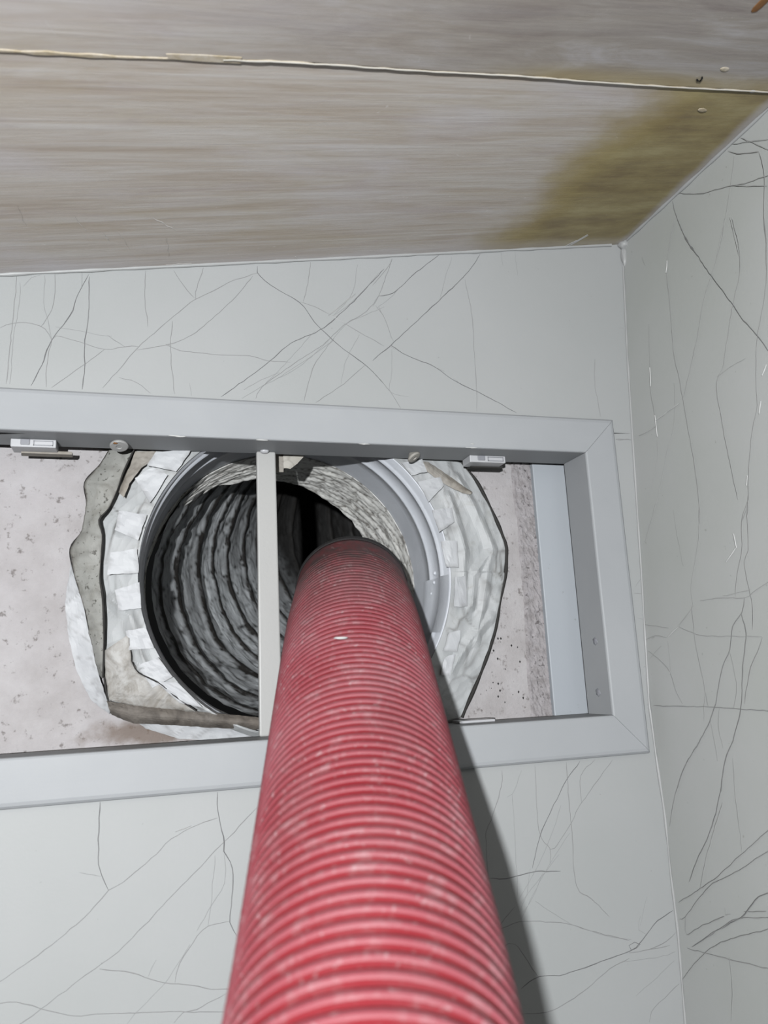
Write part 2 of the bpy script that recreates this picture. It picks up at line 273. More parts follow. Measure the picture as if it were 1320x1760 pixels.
SCRATCHES = [(0.0580,-0.0738),(0.0643,-0.0568),(0.0757,-0.0523),(0.0791,-0.0403),(0.0864,-0.0515),(0.0927,-0.0287),(0.1093,-0.0711),(0.1250,-0.0529),(0.2243,-0.0070),(0.2273,-0.0011),(0.1195,-0.0430),(0.1219,-0.0161),(0.0245,-0.0889),(0.0261,-0.0643),(0.0569,-0.2457),(0.0626,-0.2312),(0.1200,-0.0029),(0.1402,-0.0036)]
DRIP = [(0.4592,-0.2788)]
STAIN = [(0.4119,-0.2072),(0.4285,-0.1793),(0.4389,-0.1409),(0.4259,-0.0974),(0.4754,-0.0057),(0.5513,-0.1876)]


# ------------------------------------------------------------------ helpers
def tag(o, label=None, cat=None, group=None, kind=None):
    if label: o['label'] = label
    if cat: o['category'] = cat
    if group: o['group'] = group
    if kind: o['kind'] = kind
    return o

def empty(name, loc):
    o = bpy.data.objects.new(name, None)
    o.empty_display_size = 0.02
    COL.objects.link(o)
    o.location = loc
    return o

def obj(name, verts, faces, mat, parent=None, smooth=False, attrs=None, uv=None):
    me = bpy.data.meshes.new(name)
    me.from_pydata([tuple(v) for v in verts], [], faces)
    me.validate()
    bm = bmesh.new(); bm.from_mesh(me)
    bmesh.ops.recalc_face_normals(bm, faces=bm.faces)
    bm.to_mesh(me); bm.free()
    if smooth:
        me.polygons.foreach_set('use_smooth', [True] * len(me.polygons))
    if attrs:
        for k, vals in attrs.items():
            a = me.attributes.new(k, 'FLOAT', 'POINT')
            a.data.foreach_set('value', vals)
    me.materials.append(mat)
    o = bpy.data.objects.new(name, me)
    COL.objects.link(o)
    if parent is not None:
        o.parent = parent
        o.matrix_parent_inverse = parent.matrix_basis.inverted()
    return o

def bevel(o, w, seg=2):
    m = o.modifiers.new('bevel', 'BEVEL'); m.width = w; m.segments = seg; m.limit_method = 'ANGLE'; m.angle_limit = math.radians(35)
    return o

def solid(o, t, off=0.0, rim=True):
    m = o.modifiers.new('solid', 'SOLIDIFY'); m.thickness = t; m.offset = off; m.use_rim = rim
    return o

def box_vf(x0, x1, y0, y1, z0, z1):
    v = [(x0,y0,z0),(x1,y0,z0),(x1,y1,z0),(x0,y1,z0),(x0,y0,z1),(x1,y0,z1),(x1,y1,z1),(x0,y1,z1)]
    f = [(0,3,2,1),(4,5,6,7),(0,1,5,4),(1,2,6,5),(2,3,7,6),(3,0,4,7)]
    return v, f

def prism(pts, y0, y1):
    """outline in (x, z) extruded from y0 to y1"""
    n = len(pts)
    v = [(p[0], y0, p[1]) for p in pts] + [(p[0], y1, p[1]) for p in pts]
    f = [tuple(range(n)), tuple(range(2*n-1, n-1, -1))]
    f += [(i, i+n, (i+1) % n + n, (i+1) % n) for i in range(n)]
    return v, f

def resample(pts, n):
    pts = [Vector(p) for p in pts]
    L = [0.0]
    for a, b in zip(pts, pts[1:]): L.append(L[-1] + (b - a).length)
    out, j = [], 0
    for i in range(n):
        t = L[-1] * i / (n - 1)
        while j < len(L) - 2 and L[j+1] < t: j += 1
        u = (t - L[j]) / max(L[j+1] - L[j], 1e-9)
        out.append(pts[j].lerp(pts[j+1], min(max(u, 0), 1)))
    return out

def smooth_line(pts, step):
    """Catmull-Rom through 2-D points"""
    P = [Vector(p) for p in pts]
    P = [P[0] * 2 - P[1]] + P + [P[-1] * 2 - P[-2]]
    out = []
    for i in range(1, len(P) - 2):
        a, b, c, d = P[i-1], P[i], P[i+1], P[i+2]
        n = max(1, int((c - b).length / step))
        for k in range(n):
            t = k / n
            out.append(0.5 * ((2*b) + (c-a)*t + (2*a-5*b+4*c-d)*t*t + (3*b-a-3*c+d)*t*t*t))
    out.append(P[-2])
    return out

def interp(x, xs, ys):
    if x <= xs[0]: return ys[0]
    for i in range(len(xs) - 1):
        if x <= xs[i+1]:
            return ys[i] + (ys[i+1] - ys[i]) * (x - xs[i]) / (xs[i+1] - xs[i])
    return ys[-1]

def fn(x, y, z, s=1.0):
    return noise.noise(Vector((x * s, y * s, z * s)))

def crumple(u, v, z, su, sv):
    """faceted height of crumpled foil, 0..1, with sharp folds between the facets"""
    q = Vector((u * su + 0.35 * fn(u, v, z, 60), v * sv, z))
    d = noise.voronoi(q)[0]
    return min(1.0, d[0]), min(1.0, d[1] - d[0])

def crease(x, y, z, s):
    """ridged noise, 0..1, sharp crease lines at 1"""
    return 1 - min(1, abs(fn(x, y, z, s)) * 2.2)

# ------------------------------------------------------------------ materials
class NT:
    def __init__(self, name):
        self.m = bpy.data.materials.new(name); self.m.use_nodes = True
        self.t = self.m.node_tree
        self.b = self.t.nodes['Principled BSDF']
        self.tc = self.t.nodes.new('ShaderNodeTexCoord')
    def n(self, typ, **kw):
        nd = self.t.nodes.new(typ)
        for k, v in kw.items(): setattr(nd, k, v)
        return nd
    def link(self, a, b): self.t.links.new(a, b)
    def coord(self, scale=(1, 1, 1), loc=(0, 0, 0)):
        mp = self.n('ShaderNodeMapping')
        mp.inputs['Scale'].default_value = scale; mp.inputs['Location'].default_value = loc
        self.link(self.tc.outputs['Object'], mp.inputs['Vector'])
        return mp.outputs['Vector']
    def noise(self, scale, detail=4, rough=0.55, sc=(1, 1, 1), loc=(0, 0, 0), dist=0.0):
        nd = self.n('ShaderNodeTexNoise')
        nd.inputs['Scale'].default_value = scale; nd.inputs['Detail'].default_value = detail
        nd.inputs['Roughness'].default_value = rough; nd.inputs['Distortion'].default_value = dist
        self.link(self.coord(sc, loc), nd.inputs['Vector'])
        return nd.outputs['Fac']
    def ramp(self, fac, stops):
        r = self.n('ShaderNodeValToRGB')
        e = r.color_ramp.elements
        while len(e) < len(stops): e.new(0.5)
        for el, (p, c) in zip(e, stops):
            el.position = p
            el.color = (c, c, c, 1) if isinstance(c, (int, float)) else (*c, 1)
        self.link(fac, r.inputs['Fac'])
        return r.outputs['Color']
    def mix(self, fac, a, b, mode='MIX'):
        m = self.n('ShaderNodeMix', data_type='RGBA', blend_type=mode)
        for s, v in ((m.inputs[0], fac), (m.inputs[6], a), (m.inputs[7], b)):
            if isinstance(v, (int, float)): s.default_value = v
            elif isinstance(v, tuple): s.default_value = (*v, 1)
            else: self.link(v, s)
        return m.outputs[2]
    def math(self, op, a, b=0.0, c=0.0):
        m = self.n('ShaderNodeMath', operation=op)
        for s, v in zip(m.inputs, (a, b, c)):
            if isinstance(v, (int, float)): s.default_value = v
            else: self.link(v, s)
        return m.outputs[0]
    def attr(self, name):
        a = self.n('ShaderNodeAttribute'); a.attribute_name = name
        return a.outputs['Fac']
    def xyz(self):
        s = self.n('ShaderNodeSeparateXYZ'); self.link(self.tc.outputs['Object'], s.inputs[0])
        return s.outputs
    def smooth(self, v, a, b):
        m = self.n('ShaderNodeMapRange', interpolation_type='SMOOTHSTEP')
        m.inputs['From Min'].default_value = a; m.inputs['From Max'].default_value = b
        self.link(v, m.inputs['Value'])
        return m.outputs['Result']
    def finish(self, col, rough=0.5, metal=0.0, spec=0.5, bump=None, bstr=0.2, bdist=0.001, ka=0.30):
        if not isinstance(col, tuple) and ka != 1.0: col = self.mix(1.0, col, (ka, ka, ka), 'MULTIPLY')
        if isinstance(col, tuple): self.b.inputs['Base Color'].default_value = (*col, 1)
        else: self.link(col, self.b.inputs['Base Color'])
        if isinstance(rough, (int, float)): self.b.inputs['Roughness'].default_value = rough
        else: self.link(rough, self.b.inputs['Roughness'])
        self.b.inputs['Metallic'].default_value = metal
        self.b.inputs['Specular IOR Level'].default_value = spec
        if bump is not None:
            bp = self.n('ShaderNodeBump')
            bp.inputs['Strength'].default_value = bstr; bp.inputs['Distance'].default_value = bdist
            self.link(bump, bp.inputs['Height']); self.link(bp.outputs['Normal'], self.b.inputs['Normal'])
        return self.m

KA = 0.30                                                # scale on base colours, kept low to weaken bounced light
def m_plain(name, col, rough=0.6, metal=0.0, spec=0.3, ka=KA):
    return NT(name).finish(tuple(ka * v for v in col), rough, metal, spec)

def m_paint(name, a, b, rough=0.45, spots=0.0, spec=0.2, ka=0.30):
    t = NT(name)
    c = t.mix(t.ramp(t.noise(5.5, 5), [(0.35, 0.0), (0.7, 1.0)]), a, b)
    if spots:
        sp = t.ramp(t.noise(260, 2, 0.5), [(0.735, 0.0), (0.78, 1.0)])
        c = t.mix(t.math('MULTIPLY', sp, spots), c, (0.25, 0.24, 0.22))
    return t.finish(c, rough, 0, spec, t.noise(420, 3), 0.12, 0.0006, ka)

def m_frame():
    t = NT('frame_gloss_paint')
    c = t.mix(t.ramp(t.noise(9, 4), [(0.35, 0.0), (0.7, 1.0)]), (0.57, 0.595, 0.618), (0.625, 0.65, 0.67))
    bmp = t.math('ADD', t.noise(60, 4, 0.6, (0.12, 1, 1.6)), t.math('MULTIPLY', t.noise(500, 2), 0.35))
    return t.finish(c, 0.5, 0, 0.12, bmp, 0.18, 0.0007)

def m_ceiling():
    """limed veneer: fine grain along the board, washed patches, an olive damp stain with its own outline"""
    t = NT('limed_veneer')
    X = t.xyz()
    g1 = t.noise(3.2, 9, 0.68, (1.6, 26, 4), dist=0.6)
    g2 = t.noise(11.0, 7, 0.72, (1.0, 34, 6), (3, 1, 0), dist=0.8)
    base = t.ramp(g1, [(0.25, (0.37, 0.305, 0.25)), (0.42, (0.51, 0.455, 0.395)), (0.56, (0.585, 0.55, 0.51)), (0.74, (0.65, 0.63, 0.61))])
    c = t.mix(t.ramp(g2, [(0.45, 0.0), (0.70, 0.45)]), base, (0.36, 0.30, 0.25))
    wash = t.ramp(t.noise(5.0, 5, 0.6, (1, 2.6, 1), (7, 2, 0)), [(0.5, 0.0), (0.68, 0.5)])
    c = t.mix(wash, c, (0.62, 0.60, 0.64))
    brown = t.ramp(t.noise(4.0, 6, 0.65, (1, 5, 1), (1, 9, 0), 1.0), [(0.50, 0.0), (0.75, 0.5)])
    c = t.mix(brown, c, (0.42, 0.345, 0.22))
    mauve = t.ramp(t.noise(6.0, 6, 0.7, (1, 6, 1), (5, 3, 0), 1.2), [(0.55, 0.0), (0.72, 0.5)])
    c = t.mix(mauve, c, (0.43, 0.37, 0.37))
    # front board is a little darker and greyer towards its damp end
    wob = t.math('MULTIPLY', t.math('SUBTRACT', t.noise(9, 5, 0.6, (1, 1.5, 1)), 0.5), 0.10)
    xe = t.math('ADD', X[0], wob)
    yj = t.math('SUBTRACT', t.math('ADD', X[1], 0.2222), t.math('MULTIPLY', X[0], 0.028))
    front = t.smooth(yj, 0.001, -0.001)
    damp_front = t.math('MULTIPLY', front, t.smooth(xe, -0.06, 0.36))
    c = t.mix(t.math('MULTIPLY', damp_front, 0.85), c, t.ramp(t.noise(7.0, 6, 0.7, (1, 5, 1), (8, 1, 0), 1.0), [(0.35, (0.22, 0.19, 0.18)), (0.52, (0.31, 0.285, 0.26)), (0.68, (0.42, 0.41, 0.42))]))
    # olive stain on the back board
    back = t.math('SUBTRACT', 1.0, front)
    xs = t.math('SUBTRACT', xe, t.math('MULTIPLY', X[1], -0.14))
    st = t.math('MULTIPLY', back, t.smooth(xs, 0.375, 0.44))
    patch = t.ramp(t.noise(12, 5, 0.65, (1, 3.2, 1), (4, 4, 0)), [(0.36, (0.22, 0.165, 0.070)), (0.52, (0.31, 0.25, 0.105)), (0.66, (0.40, 0.345, 0.17))])
    c = t.mix(t.math('MULTIPLY', st, 0.92), c, patch)
    rim = t.math('MULTIPLY', st, t.math('SUBTRACT', 1.0, t.smooth(xs, 0.415, 0.455)))
    c = t.mix(t.math('MULTIPLY', rim, 0.5), c, (0.40, 0.31, 0.10))
    yel = t.math('MULTIPLY', t.math('MULTIPLY', t.smooth(yj, -0.018, -0.003), t.smooth(xe, 0.27, 0.38)), front)
    c = t.mix(t.math('MULTIPLY', yel, 0.5), c, (0.42, 0.33, 0.12))
    # paint carried over from the walls
    over = t.math('MULTIPLY', t.smooth(t.math('ADD', X[1], t.math('MULTIPLY', wob, 0.2)), -0.022, -0.002), 0.35)
    c = t.mix(over, c, (0.60, 0.58, 0.62))
    over2 = t.smooth(t.math('ADD', X[0], t.math('MULTIPLY', wob, 0.18)), 0.537, 0.548)
    c = t.mix(t.math('MULTIPLY', over2, 0.6), c, (0.55, 0.54, 0.58))
    sc = t.ramp(t.noise(30, 3, 0.7, (1, 1.2, 1), (2, 2, 0), 2.5), [(0.69, 0.0), (0.74, 0.5)])
    c = t.mix(sc, c, (0.72, 0.70, 0.68))
    return t.finish(c, 0.55, 0, 0.3, t.math('ADD', g1, t.math('MULTIPLY', g2, 0.6)), 0.25, 0.001, 0.52)

def m_board():
    t = NT('pink_plaster')
    X = t.xyz()
    c = t.ramp(t.noise(28, 6, 0.65), [(0.3, (0.60, 0.57, 0.57)), (0.55, (0.72, 0.695, 0.70)), (0.75, (0.80, 0.785, 0.79))])
    c = t.mix(t.ramp(t.noise(7, 3), [(0.45, 0.0), (0.7, 0.4)]), c, (0.72, 0.69, 0.72))
    sp = t.ramp(t.noise(190, 3, 0.6, (1, 1, 1)), [(0.61, 0.0), (0.72, 0.75)])
    c = t.mix(sp, c, (0.24, 0.21, 0.20))
    # brown damp mark below the duct
    dx = t.math('MULTIPLY', t.math('SUBTRACT', X[0], 0.004), 17.0)
    dz = t.math('MULTIPLY', t.math('SUBTRACT', X[2], 1.8665), 75.0)
    d = t.math('SQRT', t.math('ADD', t.math('MULTIPLY', dx, dx), t.math('MULTIPLY', dz, dz)))
    d = t.math('ADD', d, t.math('MULTIPLY', t.math('SUBTRACT', t.noise(60, 4), 0.5), 1.2))
    c = t.mix(t.math('MULTIPLY', t.math('SUBTRACT', 1.0, t.smooth(d, 0.35, 1.0)), 0.75), c, (0.24, 0.17, 0.125))
    return t.finish(c, 0.9, 0, 0.15, t.noise(150, 5, 0.7), 0.75, 0.0014)

def m_mortar():
    t = NT('rough_mortar')
    c = t.ramp(t.noise(120, 5, 0.7), [(0.30, (0.40, 0.37, 0.37)), (0.5, (0.60, 0.57, 0.58)), (0.7, (0.70, 0.67, 0.69))])
    c = t.mix(t.ramp(t.noise(240, 3, 0.6), [(0.60, 0.0), (0.68, 0.8)]), c, (0.16, 0.14, 0.14))
    return t.finish(c, 0.95, 0, 0.1, t.noise(170, 5, 0.75), 0.9, 0.002)

def m_foil(name, a, b, dirt_col, dirt_lo, dirt_hi, rough=0.6, metal=0.0, sp=0.0, ka=0.30):
    t = NT(name)
    c = t.mix(t.ramp(t.noise(35, 4), [(0.35, 0.0), (0.7, 1.0)]), a, b)
    dn = t.ramp(t.noise(55, 6, 0.7, dist=1.0), [(dirt_lo, 0.0), (dirt_hi, 0.7)])
    c = t.mix(dn, c, dirt_col)
    if sp:
        s = t.ramp(t.noise(300, 3, 0.6), [(0.60, 0.0), (0.67, sp)])
        c = t.mix(s, c, (0.10, 0.095, 0.08))
    c = t.mix(t.attr('grime_shade'), c, (0.10, 0.085, 0.07))  # shade painted into the foil folds, plus dirty sheet edges
    return t.finish(c, rough, metal, 0.3, t.noise(130, 4, 0.6, dist=1.5), 0.2, 0.0010, ka)

def m_liner():
    t = NT('dusty_duct_lining')
    n1 = t.noise(45, 6, 0.7, dist=1.2)
    c = t.ramp(n1, [(0.3, (0.34, 0.35, 0.36)), (0.5, (0.50, 0.525, 0.54)), (0.72, (0.62, 0.65, 0.67))])
    g = t.math('MULTIPLY', t.attr('grime_shade'), t.math('ADD', 0.55, t.noise(80, 5, 0.7)))
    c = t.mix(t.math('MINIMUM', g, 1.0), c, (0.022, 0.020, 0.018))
    c = t.mix(t.attr('deep_shade'), c, (0.016, 0.015, 0.014))  # far and upper lining painted dark as shade
    return t.finish(c, 0.6, 0.0, 0.3, n1, 0.4, 0.0015, 0.54)

def m_hose(name, a, b, dust):
    t = NT(name)
    c = t.mix(t.ramp(t.noise(14, 4), [(0.35, 0.0), (0.7, 1.0)]), a, b)
    d = t.ramp(t.noise(30, 7, 0.72), [(0.46, 0.0), (0.74, dust)])
    c = t.mix(d, c, (0.46, 0.235, 0.255))
    d2 = t.ramp(t.noise(85, 6, 0.75), [(0.52, 0.0), (0.70, dust * 1.3)])
    c = t.mix(d2, c, (0.56, 0.36, 0.38))
    fleck = t.ramp(t.noise(300, 3, 0.6), [(0.63, 0.0), (0.70, 0.65)])
    c = t.mix(fleck, c, (0.55, 0.36, 0.38))
    gr = t.math('MULTIPLY', t.attr('grime_shade'), t.math('MULTIPLY', 1.9, t.ramp(t.noise(70, 7, 0.8), [(0.36, 0.25), (0.62, 0.6)])))
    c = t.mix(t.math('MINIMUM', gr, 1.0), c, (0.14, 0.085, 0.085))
    scr = t.math('MULTIPLY', t.attr('grime_shade'), t.ramp(t.noise(120, 5, 0.7, (1, 0.25, 0.6), (3, 3, 1), 0.6), [(0.60, 0.0), (0.70, 0.5)]))
    c = t.mix(scr, c, (0.55, 0.42, 0.42))
    return t.finish(c, 0.6, 0, 0.22, t.noise(240, 4), 0.15, 0.0006)

M = {
    'wall': m_paint('wall_paint', (0.585, 0.608, 0.604), (0.63, 0.648, 0.650), 0.55, 0.35),
    'wall_r': m_paint('side_wall_lit_paint', (0.60, 0.625, 0.60), (0.66, 0.675, 0.67), 0.55, 0.35, 0.2, 0.365),  # wall paint lightened to make up for weaker light on this side
    'crack': m_plain('crack_dirt', (0.40, 0.40, 0.40), 0.9),
    'crack_faint': m_plain('faint_crack', (0.48, 0.49, 0.49), 0.9),
    'crack_dark': m_plain('open_crack', (0.23, 0.23, 0.235), 0.9),
    'crack_r': m_plain('side_crack_dirt', (0.47, 0.475, 0.47), 0.9, ka=0.37),
    'crack_faint_r': m_plain('side_faint_crack', (0.54, 0.55, 0.54), 0.9, ka=0.37),
    'crack_dark_r': m_plain('side_open_crack', (0.33, 0.335, 0.335), 0.9, ka=0.37),
    'filler_r': m_plain('side_white_filler', (0.74, 0.75, 0.74), 0.6, ka=0.37),
    'filler': m_plain('white_filler', (0.78, 0.79, 0.78), 0.6),
    'caulk': m_paint('painted_caulk', (0.60, 0.615, 0.61), (0.66, 0.67, 0.67), 0.4),
    'frame': m_frame(),
    'bar': m_paint('bar_paint', (0.64, 0.645, 0.63), (0.69, 0.69, 0.675), 0.4, 0.2),
    'clip': m_plain('white_plastic', (0.80, 0.81, 0.84), 0.3),
    'clip_grey': m_plain('grey_plastic', (0.42, 0.43, 0.47), 0.4),
    'screw': m_plain('painted_screw', (0.55, 0.55, 0.54), 0.4),
    'plug': m_plain('cream_plug', (0.60, 0.575, 0.52), 0.5),
    'rust': m_plain('rust', (0.33, 0.15, 0.045), 0.9),
    'scrape': m_plain('pale_scrape', (0.95, 0.93, 0.90), 0.7, ka=0.36),
    'dark': m_plain('dark_gap', (0.02, 0.02, 0.02), 0.9),
    'ceiling': m_ceiling(),
    'joint': m_foil('joint_filler', (0.80, 0.70, 0.55), (0.95, 0.87, 0.74), (0.52, 0.40, 0.18), 0.45, 0.68, 0.8),
    'joint_white': m_plain('white_joint_line', (0.76, 0.73, 0.66), 0.7),
    'board': m_board(),
    'mortar': m_mortar(),
    'strip': m_paint('strip_paint', (0.63, 0.68, 0.735), (0.67, 0.72, 0.77), 0.5, 0.3),
    'metal': m_foil('galvanised', (0.62, 0.65, 0.70), (0.70, 0.73, 0.78), (0.45, 0.46, 0.48), 0.6, 0.85, 0.4, 0.0, 0, 0.46),
    'foil': m_foil('white_foil', (0.68, 0.71, 0.72), (0.78, 0.80, 0.81), (0.44, 0.43, 0.39), 0.56, 0.80),
    'foil_old': m_foil('aged_foil', (0.78, 0.78, 0.74), (0.88, 0.88, 0.85), (0.50, 0.47, 0.42), 0.55, 0.85, 0.6, 0, 0, 0.42),
    'foil_soiled': m_foil('soiled_foil', (0.62, 0.61, 0.58), (0.72, 0.72, 0.70), (0.27, 0.23, 0.18), 0.40, 0.62),
    'tab': m_foil('foil_tape', (0.74, 0.76, 0.79), (0.82, 0.845, 0.87), (0.5, 0.5, 0.5), 0.62, 0.9, 0.55),
    'dirty': m_foil('dirty_foil', (0.46, 0.465, 0.435), (0.55, 0.55, 0.515), (0.27, 0.255, 0.215), 0.48, 0.78, 0.6, 0, 0.85),
    'soiled': m_foil('soiled_roll', (0.24, 0.21, 0.18), (0.36, 0.33, 0.30), (0.07, 0.06, 0.05), 0.42, 0.68, 0.8),
    'tan': m_foil('tan_tape', (0.46, 0.42, 0.36), (0.56, 0.53, 0.48), (0.24, 0.20, 0.16), 0.5, 0.75, 0.7),
    'cream': m_foil('cream_tape', (0.66, 0.63, 0.55), (0.72, 0.69, 0.62), (0.4, 0.35, 0.28), 0.6, 0.8, 0.6),
    'edge_dirt_shade': m_plain('dirt_shade_black', (0.035, 0.033, 0.03), 0.8),
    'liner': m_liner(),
    'hose': m_hose('red_hose_wall', (0.44, 0.030, 0.045), (0.52, 0.055, 0.072), 0.32),
    'rib': m_hose('red_hose_rib', (0.37, 0.062, 0.082), (0.44, 0.118, 0.145), 0.44),
    'cuff': m_plain('charcoal_rubber', (0.035, 0.033, 0.034), 0.7),
}

# ------------------------------------------------------------------ setting: walls
CEIL_A = Vector((-0.1078, 0.0, 2.2042))                  # a point where ceiling meets back wall
TH = math.radians(9.5335)                                # the ceiling climbs to the right
def ceil_z(x): return CEIL_A.z + (x - CEIL_A.x) * math.tan(TH)

CORNER_ALL = [(0.435, 2.50)] + [c for c in CORNER if c[1] < 2.35] + [(0.402, 1.40), (0.40, 1.0), (0.40, 0.6)]
_cz = [c[1] for c in CORNER_ALL][::-1]; _cx = [c[0] for c in CORNER_ALL][::-1]
def corner_x(z): return interp(z, _cz, _cx)

def wall_back():
    HX0, HX1, HZ0, HZ1 = -0.202, 0.3745, 1.850, 2.091   # hole behind the frame
    T = 0.049
    pr = [p for p in CORNER_ALL if p[1] < 2.29]
    top = (0.4343, ceil_z(0.4343))
    XL = -1.1
    zs = [HZ1, HZ0]
    right = [top] + pr[0:] if pr[0][1] < top[1] else [top] + pr[1:]
    # split the right edge at the hole heights
    def edge(z0, z1):
        pts = [(corner_x(z0), z0)] + [p for p in right if z1 < p[1] < z0] + [(corner_x(z1), z1)]
        return pts
    polys = [
        [(XL, ceil_z(XL)), top] + edge(top[1] - 1e-4, HZ1)[1:] + [(XL, HZ1)],
        [(HX1, HZ1)] + edge(HZ1, HZ0) + [(HX1, HZ0)],
        [(XL, HZ1), (HX0, HZ1), (HX0, HZ0), (XL, HZ0)],
        [(XL, HZ0)] + edge(HZ0, 0.6) + [(XL, 0.6)],
    ]
    v, f = [], []
    for p in polys:
        a, b = prism(p, 0.0, T)
        f += [tuple(i + len(v) for i in q) for q in b]; v += a
    return tag(obj('wall_back', v, f, M['wall']), kind='structure')
WB = wall_back()

def wall_right():
    v, f = [], []
    zs = [2.47] + [2.29 - 0.03 * i for i in range(38)] + [0.9, 0.6]
    ys = [0.05 - 0.0, -0.10, -0.25, -0.45, -0.70, -1.0]
    for z in zs:
        for y in ys:
            w = 0.0008 * fn(y, z, 3.0, 7)
            v.append((corner_x(z) + (w if y < 0 else 0), y, z))
    k = len(ys)
    for i in range(len(zs) - 1):
        for j in range(k - 1):
            f.append((i*k+j, i*k+j+1, (i+1)*k+j+1, (i+1)*k+j))
    o = obj('wall_right', v, f, M['wall_r'], smooth=True)
    solid(o, 0.03, 1.0, False)
    return tag(o, kind='structure')
WR = wall_right()

def ribbon(lines, place, mat, name, parent, width, lift):
    """cracked paint: each crack a low-crowned strip of dirt-filled fissure, wandering a little in width"""
    v, f = [], []
    for pts in lines:
        P = smooth_line(pts, 0.004)
        if len(P) < 2: continue
        n = len(P); off = random.random() * 50
        Q = [Vector((p.x + 0.0007 * fn(p.x, p.y, off, 160), p.y + 0.0007 * fn(p.y, p.x, off + 9, 160))) for p in P]
        b0 = len(v)
        for i in range(n):
            d = (Q[min(i+1, n-1)] - Q[max(i-1, 0)]); d.normalize()
            s = Vector((-d.y, d.x))
            w = width * (0.62 + 0.75 * abs(fn(Q[i].x, Q[i].y, off, 60))) * (0.35 if i in (0, n-1) else 1)
            for q, h in ((-w/2, 0.0), (0, lift), (w/2, 0.0)):
                e = Q[i] + s * q
                v.append(place(e.x, e.y, h))
        for i in range(n - 1):
            a = b0 + i * 3
            f += [(a, a+1, a+4, a+3), (a+1, a+2, a+5, a+4)]
    o = obj(name, v, f, mat, parent)
    return tag(o, kind='stuff')

def wander(a0, a1, b0, b1, count):
    # the same crazing carries on over the wall beyond the measured cracks
    out = []
    for _ in range(count):
        p = Vector((random.uniform(a0, a1), random.uniform(b0, b1)))
        ang = random.choice((1.45, 1.6, 1.1, 2.0, 0.4)) + random.uniform(-0.25, 0.25)
        pts = [tuple(p)]
        for _k in range(random.randint(4, 9)):
            ang += random.uniform(-0.28, 0.28)
            p = p + Vector((math.cos(ang), math.sin(ang))) * random.uniform(0.02, 0.045)
            if not (a0 <= p.x <= a1 and b0 <= p.y <= b1): break
            pts.append(tuple(p))
        if len(pts) > 2: out.append((random.choice('nnffs'), pts))
    return out
CRACKS_RIGHT += wander(-0.60, -0.20, 1.35, 2.27, 34)
CRACKS_BACK += wander(-0.50, -0.13, 2.125, 2.185, 10) + wander(-0.50, -0.12, 1.45, 1.80, 16) + wander(-0.1, 0.38, 1.40, 1.60, 12)
pb = lambda x, z, h: (x, -0.00008 - h, z)
pr_ = lambda y, z, h: (corner_x(z) + 0.0008 * fn(y, z, 3.0, 7) - 0.0010 - h, y, z)
WID = {'n': 0.00056, 'f': 0.00042, 's': 0.00068, 'w': 0.0009}
for data, place, par, suf in ((CRACKS_BACK, pb, WB, ''), (CRACKS_RIGHT, pr_, WR, '_r')):
    for k, nm, mt, lift in (('n', 'hairline_cracks', 'crack', .0001), ('f', 'faint_hairline_cracks', 'crack_faint', .0001),
                            ('s', 'open_cracks', 'crack_dark', .0001), ('w', 'filler_marks', 'filler', .0005)):
        L = [p for q, p in data if q == k]
        if L:
            ribbon(L, place, M[mt + suf], nm, par, WID[k], lift)

# caulk beads in the corners of the walls
def bead(name, pts, r, mat, parent, seg=7, wob=0.3):
    v, f = [], []
    n = len(pts)
    for i, p in enumerate(pts):
        d = (pts[min(i+1, n-1)] - pts[max(i-1, 0)]).normalized()
        u = d.orthogonal().normalized(); w = d.cross(u)
        rr = r * (1 + wob * fn(p.x, p.y, p.z, 55))
        for k in range(seg):
            a = 2 * math.pi * k / seg
            v.append(p + u * rr * math.cos(a) + w * rr * math.sin(a))
    for i in range(n - 1):
        for k in range(seg):
            f.append((i*seg+k, i*seg+(k+1) % seg, (i+1)*seg+(k+1) % seg, (i+1)*seg+k))
    return obj(name, v, f, mat, parent, smooth=True)

bead('caulk_bead', [Vector((corner_x(z) - 0.0006, -0.0006, z)) for z in [2.285 - 0.006 * i for i in range(150)]], 0.0010, M['caulk'], WB, wob=0.7)

# ------------------------------------------------------------------ setting: ceiling
ceil = empty('ceiling', CEIL_A)
ceil.rotation_euler = (0, -TH, 0)
tag(ceil, kind='structure')
bpy.context.view_layer.update()
def cobj(name, verts, faces, mat, parent=None, **kw):
    """verts are in the ceiling's own axes: x up the slope, y level, z off the boards"""
    o = obj(name, verts, faces, mat, None, **kw)
    o.parent = ceil if parent is None else parent
    return o
XR = 0.5485
def board_mesh(back):
    # the two boards meet along the measured joint, which drifts a little
    e = [(-1.05, JOINT_LINE[0][1] - 0.006)] + [tuple(p) for p in JOINT_LINE] + [(XR, JOINT_LINE[-1][1] + 0.0004)]
    pts = [(x, y + 0.0003) for x, y in e] + [(XR, 0.05), (-1.05, 0.05)] if back else [(x, y - 0.0003) for x, y in e] + [(XR, -1.05), (-1.05, -1.05)]
    z0, n = (0.0, len(pts)) if back else (-0.0004, len(pts))
    v = [(x, y, z0) for x, y in pts] + [(x, y, 0.018) for x, y in pts]
    f = [tuple(range(n)), tuple(range(2*n-1, n-1, -1))] + [(k, k+n, (k+1) % n + n, (k+1) % n) for k in range(n)]
    return v, f
bevel(cobj('ceiling_panel', *board_mesh(True), M['ceiling']), 0.0006)
bevel(cobj('ceiling_panel', *board_mesh(False), M['ceiling']), 0.0006)
